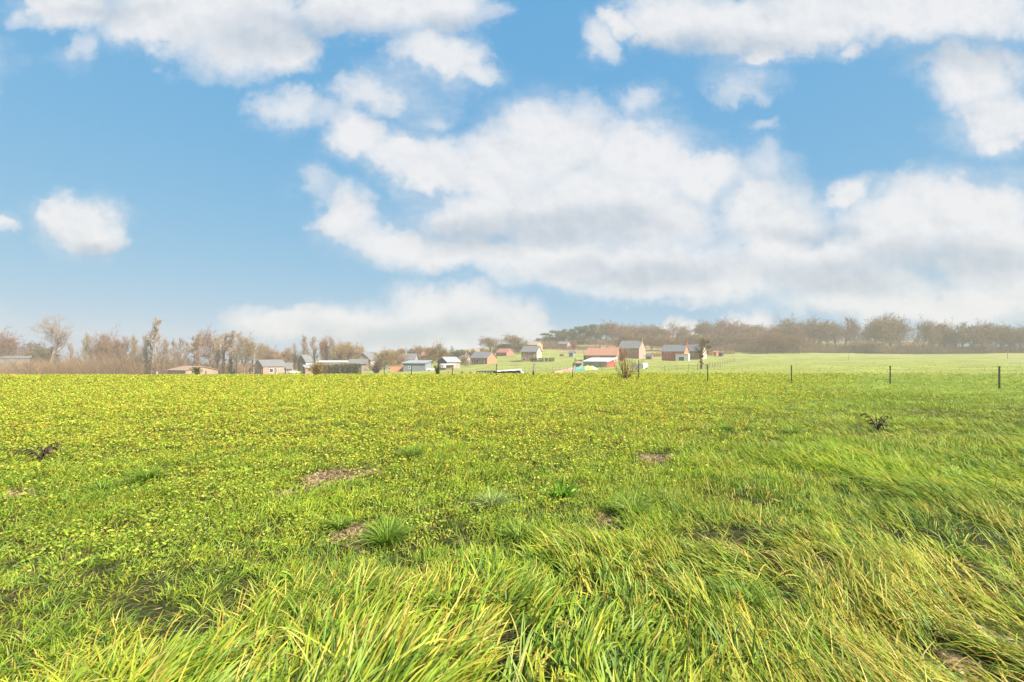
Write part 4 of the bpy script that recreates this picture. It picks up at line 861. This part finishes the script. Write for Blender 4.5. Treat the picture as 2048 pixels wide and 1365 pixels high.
# small field tree with ivy in its top
loc = at(1403, 66); k = loc.y / F; t = empty('ivy_topped_tree', loc, 0, 'small tree with dark ivy clumps in its crown in front of the red house', 'tree'); H = EYE - (679 - HY) * k - loc.z
q = MB(); q.tube([(0,0,-.2),(.03,0,H*.2),(-.02,.02,H*.45),(.05,0,H*.75)], [.19,.15,.13,.06], 7); cs = []; rs = []; rr = random.Random(3)
for i in range(16):
    a = rr.random() * 6.28; z = H * rr.uniform(.55, .98); d = H * rr.uniform(.05, .30); p = (d * math.cos(a), d * math.sin(a), z); cs.append(p); rs.append(H * rr.uniform(.05, .11)); q.tube([(0, 0, H * rr.uniform(.3, .6)), (p[0] * .6, p[1] * .6, z * .88), p], [.06, .04, .015], 5)
for i in range(10): a = rr.random() * 6.28; cs.append((.15 * math.cos(a), .15 * math.sin(a), rr.uniform(.02, .45) * H)); rs.append(.16)
q.build('trunk', BARK, t); tips = []
for c_ in cs[:16]:
    for i in range(40): v = Vector(c_) + Vector([rr.gauss(0, .22) for _ in range(3)]); tips.append((v, v + Vector([rr.gauss(0, .22) for _ in range(3)]), .006))
link('twigs', twig_mesh('twigs', tips, TWIG, .012, 3), t); link('crown', leaf_cloud('crown', cs, rs, 110, .045, LEAF, 8, (.035, .05, .018), (.12, .13, .045)), t)

# ------------------------------------------------------------------ fences, poles
STEEL = surf('dark_steel', (.030, .022, .018), .7, .3, 6, .3); WOOD = surf('grey_weathered_wood', (.26, .21, .16), .9, .3, 8, .1)
POSTS = [(1998,779,734,'thin dark steel post nearest the right edge'),(1780,769,733,'thin dark steel post second from the right edge'),(1583,767,732,'thin dark steel post third from the right edge'),
 (1415,765,730,'thin dark steel post in front of the ivy topped tree and red house'),(1277,760,722,'tall dark post standing beside the twiggy yellow bush'),(1145,757,728,'slightly leaning dark post in front of the pink tarpaulin'),
 (993,754,729,'dark post in front of the long silage heap'),(905,753,731,'thin dark post below the carport roof'),(823,752.5,732,'dark post right of the orange container'),(768.5,752,732,'dark post before the round brown bush'),
 (722,751.5,731,'dark post at the right end of the clipped hedge'),(669,751.5,732,'dark post at the middle of the clipped hedge'),(608,751.5,735,'dark post just left of the brown weeping shrub'),(571,751.5,736,'dark post in front of the farmhouse annex'),
 (551,751.5,737,'dark post before the pink farmhouse front'),(500,751,738,'dark post just left of the pink farmhouse'),(469,751,739,'dark post between brown shed and farmhouse'),(438,751,741,'small dark post right of the brown shed'),(412,751,743,'short dark post before the brown shed')]
for i, (px, yb, yt, lab) in enumerate(POSTS):
    d = min(EYE * F / (yb - HY), 42.0); p = at(px, d); h = EYE - (yt - HY) * d / F - p.z; e = empty('fence_post', p, rnd.uniform(-.3, .3), lab, 'fence post', 'dark steel posts along the field edge')
    s = .030; m = MB(); m.prism([(-s, -s), (s, -s), (s, -s * .6), (s * .35, -s * .6), (s * .35, s), (-s * .35, s), (-s * .35, -s * .6), (-s, -s * .6)], -.3, h, 'z')     # a T section
    ln = {5: .05, 6: .01}.get(i, rnd.uniform(-.012, .012)); o = m.build('shaft', STEEL, e); o.rotation_euler = (0, ln, 0)
    c_ = MB(); c_.box(-s * 1.05, s * 1.05, -s * 1.05, s * 1.05, h, h + .025); c_.build('cap', STEEL, e).rotation_euler = (0, ln, 0)
    for z in (.35, .7, .95):
        if z < h - .05: c_ = MB(); c_.box(-.012, .012, -s - .03, -s - .001, z - .02, z + .02); c_.build('wire_clip', WOOD, e).rotation_euler = (0, ln, 0)
p = at(1066.5, 38.5); e = empty('wooden_post', p, .2, 'leaning grey wooden post with a dark foot left of the pink tarpaulin', 'post')
m = MB(); m.tube([(0,0,-.3),(0.01,0,.42)], [.075,.07], 8); m.build('foot', STEEL, e); m = MB(); m.tube([(0.01,0,.42),(.07,0,.75),(.11,0,1.02)], [.068,.06,.05], 8); m.build('shaft', WOOD, e)
def far_fence(label, path, step, h, mat, rad, name='wire_fence'):
    P = [find(px, py, dg) for px, py, dg in path]; c = P[0]; root = empty(name, c, 0, label, 'fence'); tops = []
    for a, b in zip(P, P[1:]):
        n = max(1, round((b - a).length / step))
        for i in range(n):
            p = a.lerp(b, i / n); p.z = gz(p.x, p.y); hh = h * rnd.uniform(.85, 1.15); q = p - c; tops.append(q + Vector((0, 0, hh * .85)))
            m = MB(); m.tube([q - Vector((0, 0, .3)), q + Vector((rnd.uniform(-.05, .05), 0, hh))], rad, 5); m.build('post', mat, root)
    for f in (.45, .95):
        cu = MB()
        for u, v in zip(tops, tops[1:]): cu.tube([u * 1 - Vector((0, 0, h * .85 * (1 - f))), v * 1 - Vector((0, 0, h * .85 * (1 - f)))], .006, 3)
        cu.build('wire', STEEL, root)
far_fence('row of small grey wooden fence posts crossing the pasture behind the twiggy bush', [(1050,745.5,85),(1150,744.5,82),(1265,744,78),(1330,744,76),(1400,742,72),(1452,738,80)], 2.6, .72, WOOD, .035)
far_fence('faint fence climbing the far pasture towards the orange hut', [(1395,742,70),(1425,735,86),(1455,728,115),(1476,722,175)], 5.5, .85, WOOD, .045)
far_fence('short post and wire fence beside the silage heap', [(953,747,75),(990,746.5,75)], 1.0, .8, WOOD, .03)
def pole(px, top, base, dg, label, r=.11, cross=False, mat=None, name='utility_pole', cat='pole'):
    p = find(px, base, dg); h = EYE - (top - HY) * p.y / F - p.z; e = empty(name, p, 0, label, cat); m = MB(); m.tube([(0,0,-.5),(0,0,h)], [r, r * .65], 8); m.build('shaft', mat or WOOD, e)
    m = MB(); (m.box(-.7, .7, -.06, .06, h - .5, h - .38) if cross else m.tube([(0,0,h),(0,0,h+.15)], [r*.8, r*.3], 6)); m.build('crossarm' if cross else 'cap', mat or WOOD, e)
pole(508, 704, 748, 225, 'pale concrete pole left of the pink farmhouse', .2, False, CONC); pole(1168, 694, 722, 205, 'dark utility pole at the left end of the terracotta roof', .16, True)
pole(1697, 710.5, 720, 190, 'small pole on the bank across the far field', .09); pole(2015, 688, 719, 190, 'thin tall pole before the treeline at the far right', .1, True)
pole(1822, 652, 682, 420, 'thin tall mast in the gap of the ridge trees', .16, False, STEEL, 'mast', 'mast'); pole(1816.5, 656, 682, 425, 'fainter mast just left of the tall mast', .13, False, WHITEWALL, 'mast', 'mast')
pole(1474, 716, 722.5, 175, 'white topped marker post at the end of the far fence', .12, False, WHITEWALL, 'marker_post', 'post')
p = at(314, 41.5); e = empty('marker_post', p, 0, 'small white marker post at the crest of the field on the left', 'post'); m = MB(); m.tube([(0,0,-.2),(0,0,.30)], .035, 8); m.build('shaft', WHITEWALL, e); m = MB(); m.tube([(0,0,.30),(0,0,.36)], [.05,.03], 8); m.build('cap', WHITEWALL, e)

# ------------------------------------------------------------------ field path far right
m = MB(); pts = [(2010,723.4,150),(2060,723.2,152),(2140,722.8,155),(2300,722.5,158)]; L_ = [find(*q) for q in pts]; vs = []
for q in L_: vs += [(q.x, q.y - 1.3, gz(q.x, q.y - 1.3) + .06), (q.x, q.y + 1.3, gz(q.x, q.y + 1.3) + .06)]
m.add(vs, [(2*i, 2*i+2, 2*i+3, 2*i+1) for i in range(len(L_) - 1)]); tag(m.build('path', surf('pale_gravel', (.62, .57, .50), .95)), kind='structure')

# ------------------------------------------------------------------ single plants in the meadow
def spot(px, py): d = EYE * F / (py - HY); return at(px, d)
def tussock(px, py, r_px, label, seed, c1, c2, n=260, name='grass_tussock', broad=False):
    p = spot(px, py); k = p.y / F; g = np.random.default_rng(seed); Rr = r_px * k; a = g.random(n) * 6.283; rr = Rr * .22 * np.sqrt(g.random(n))
    root = np.stack([rr * np.cos(a), rr * np.sin(a), np.full(n, -.02)], 1); t = g.random((n, 1)); col = np.array(c1) * (1 - t) + np.array(c2) * t
    V, Q, cc = ribbons(root, a + g.normal(0, .35, n), Rr * g.uniform(1.1, 1.9, n), np.full(n, (.0075 if not broad else .035) * (.6 + k * 90)) * g.uniform(.7, 1.3, n), g.uniform(.8, 1.5, n), g.uniform(-.7, .5, n), 6, g.normal(0, .3, n), col, col * 1.2, 1.0 if not broad else .7)
    o = link(name, mesh_np(name, V, Q, LEAFG, cc, True)); o.location = p; tag(o, label, 'plant' if broad else 'grass tussock', None if broad else 'tussocks standing out of the meadow')
LEAFG = leafy('tussock_leaves', .3, .5, .3)
DG1, DG2 = (.10, .18, .016), (.215, .31, .028); BG1, BG2 = (.13, .20, .022), (.25, .335, .045)
tussock(1265, 1035, 40, 'upright blue green grass tussock right of the dark soil hollow', 1, BG1, BG2, 320)
tussock(775, 1088, 46, 'large dark green grass tussock beside the bare soil patch', 2, DG1, DG2, 360)
tussock(1040, 1082, 36, 'bright green tussock between the large tussock and the blue green one', 3, DG1, BG2, 260)
tussock(297, 972, 34, 'dark spreading tussock in the left part of the meadow', 4, DG1, DG2, 240)
tussock(205, 990, 30, 'flattened tussock just left of the dark spreading tussock', 5, DG1, DG2, 200)
tussock(825, 920, 28, 'dark tussock in the middle of the yellow weeds', 6, DG1, DG2, 200)
tussock(985, 1020, 34, 'pale feathery tussock left of the broad leaved plant', 7, BG1, (.38, .42, .16), 220)
tussock(680, 1062, 26, 'low bright tussock above the bare soil patch', 8, DG1, DG2, 180)
tussock(1490, 1225, 52, 'big dark green tussock in the long grass at lower right', 9, DG1, DG2, 420)
tussock(1455, 868, 18, 'small dark tussock, left one of three near the soil spot at right', 10, DG1, DG2, 120)
tussock(1585, 871, 20, 'small dark tussock right of the soil spot at right', 11, DG1, DG2, 120)
tussock(1285, 790, 10, 'dark distant tussock below the twiggy bush', 12, DG1, DG2, 90)
tussock(1125, 1003, 30, 'broad leaved bright green plant in the middle of the meadow', 13, (.10, .26, .012), (.22, .40, .02), 34, 'broad_leaved_plant', True)
tussock(592, 1168, 30, 'plant with upright rounded leaves at lower left', 14, (.22, .36, .03), (.36, .48, .05), 9, 'dock_plant', True)
def dead_weed(px, py, h_px, label, seed, droop):
    p = spot(px, py); k = p.y / F; H = h_px * k; g = random.Random(seed); e = empty('dead_weed', p, 0, label, 'dead plant'); q = MB(); lf = []
    for i in range(7):
        a = g.random() * 6.28; sp = g.uniform(.05, .32); pts = [Vector((0, 0, -.03))]; d = Vector((math.cos(a) * sp, math.sin(a) * sp, 1)).normalized()
        for s in range(5): d = (d + Vector((math.cos(a) * .18 * droop, math.sin(a) * .18 * droop, -.16 * droop * s + g.uniform(-.1, .1)))).normalized(); pts.append(pts[-1] + d * H * g.uniform(.2, .26))
        q.tube(pts, [.012, .011, .010, .008, .006, .004], 5)
        for s in range(2, 6): lf.append((pts[s], a + g.uniform(-1, 1)))
    q.build('stalk', surf('dead_stalk', (.045, .028, .018), .9), e); n = len(lf); c = np.full((n, 3), (.045, .026, .018)) * np.random.default_rng(seed).uniform(.6, 1.5, (n, 1))
    r2 = np.random.default_rng(seed + 1); V, Q, cc = ribbons(np.array([v[0] for v in lf]), np.array([v[1] for v in lf]), H * r2.uniform(.25, .5, n), H * r2.uniform(.07, .14, n), r2.uniform(-.4, .5, n), r2.uniform(-1.5, -.6, n), 4, r2.normal(0, .8, n), c)
    link('withered_leaves', mesh_np('withered_leaves', V, Q, LEAFG, cc), e)
dead_weed(86, 920, 44, 'blackened drooping dead plant in the weeds at the left', 3, 0.75)
dead_weed(1755, 860, 34, 'dark brittle dead stalk standing in the grass at the right', 5, .35)

# ------------------------------------------------------------------ air
HAZE = .0008
m, g = new_mat('haze_air'); v = g.n('ShaderNodeVolumePrincipled'); v.inputs['Color'].default_value = (.64, .605, .57, 1); v.inputs['Density'].default_value = HAZE; v.inputs['Anisotropy'].default_value = .0
o = g.n('ShaderNodeOutputMaterial'); g.t.links.new(v.outputs[0], o.inputs['Volume'])
hb = MB().box(-655, 655, -655, 655, -14, 34).build('haze', m); tag(hb, kind='stuff')
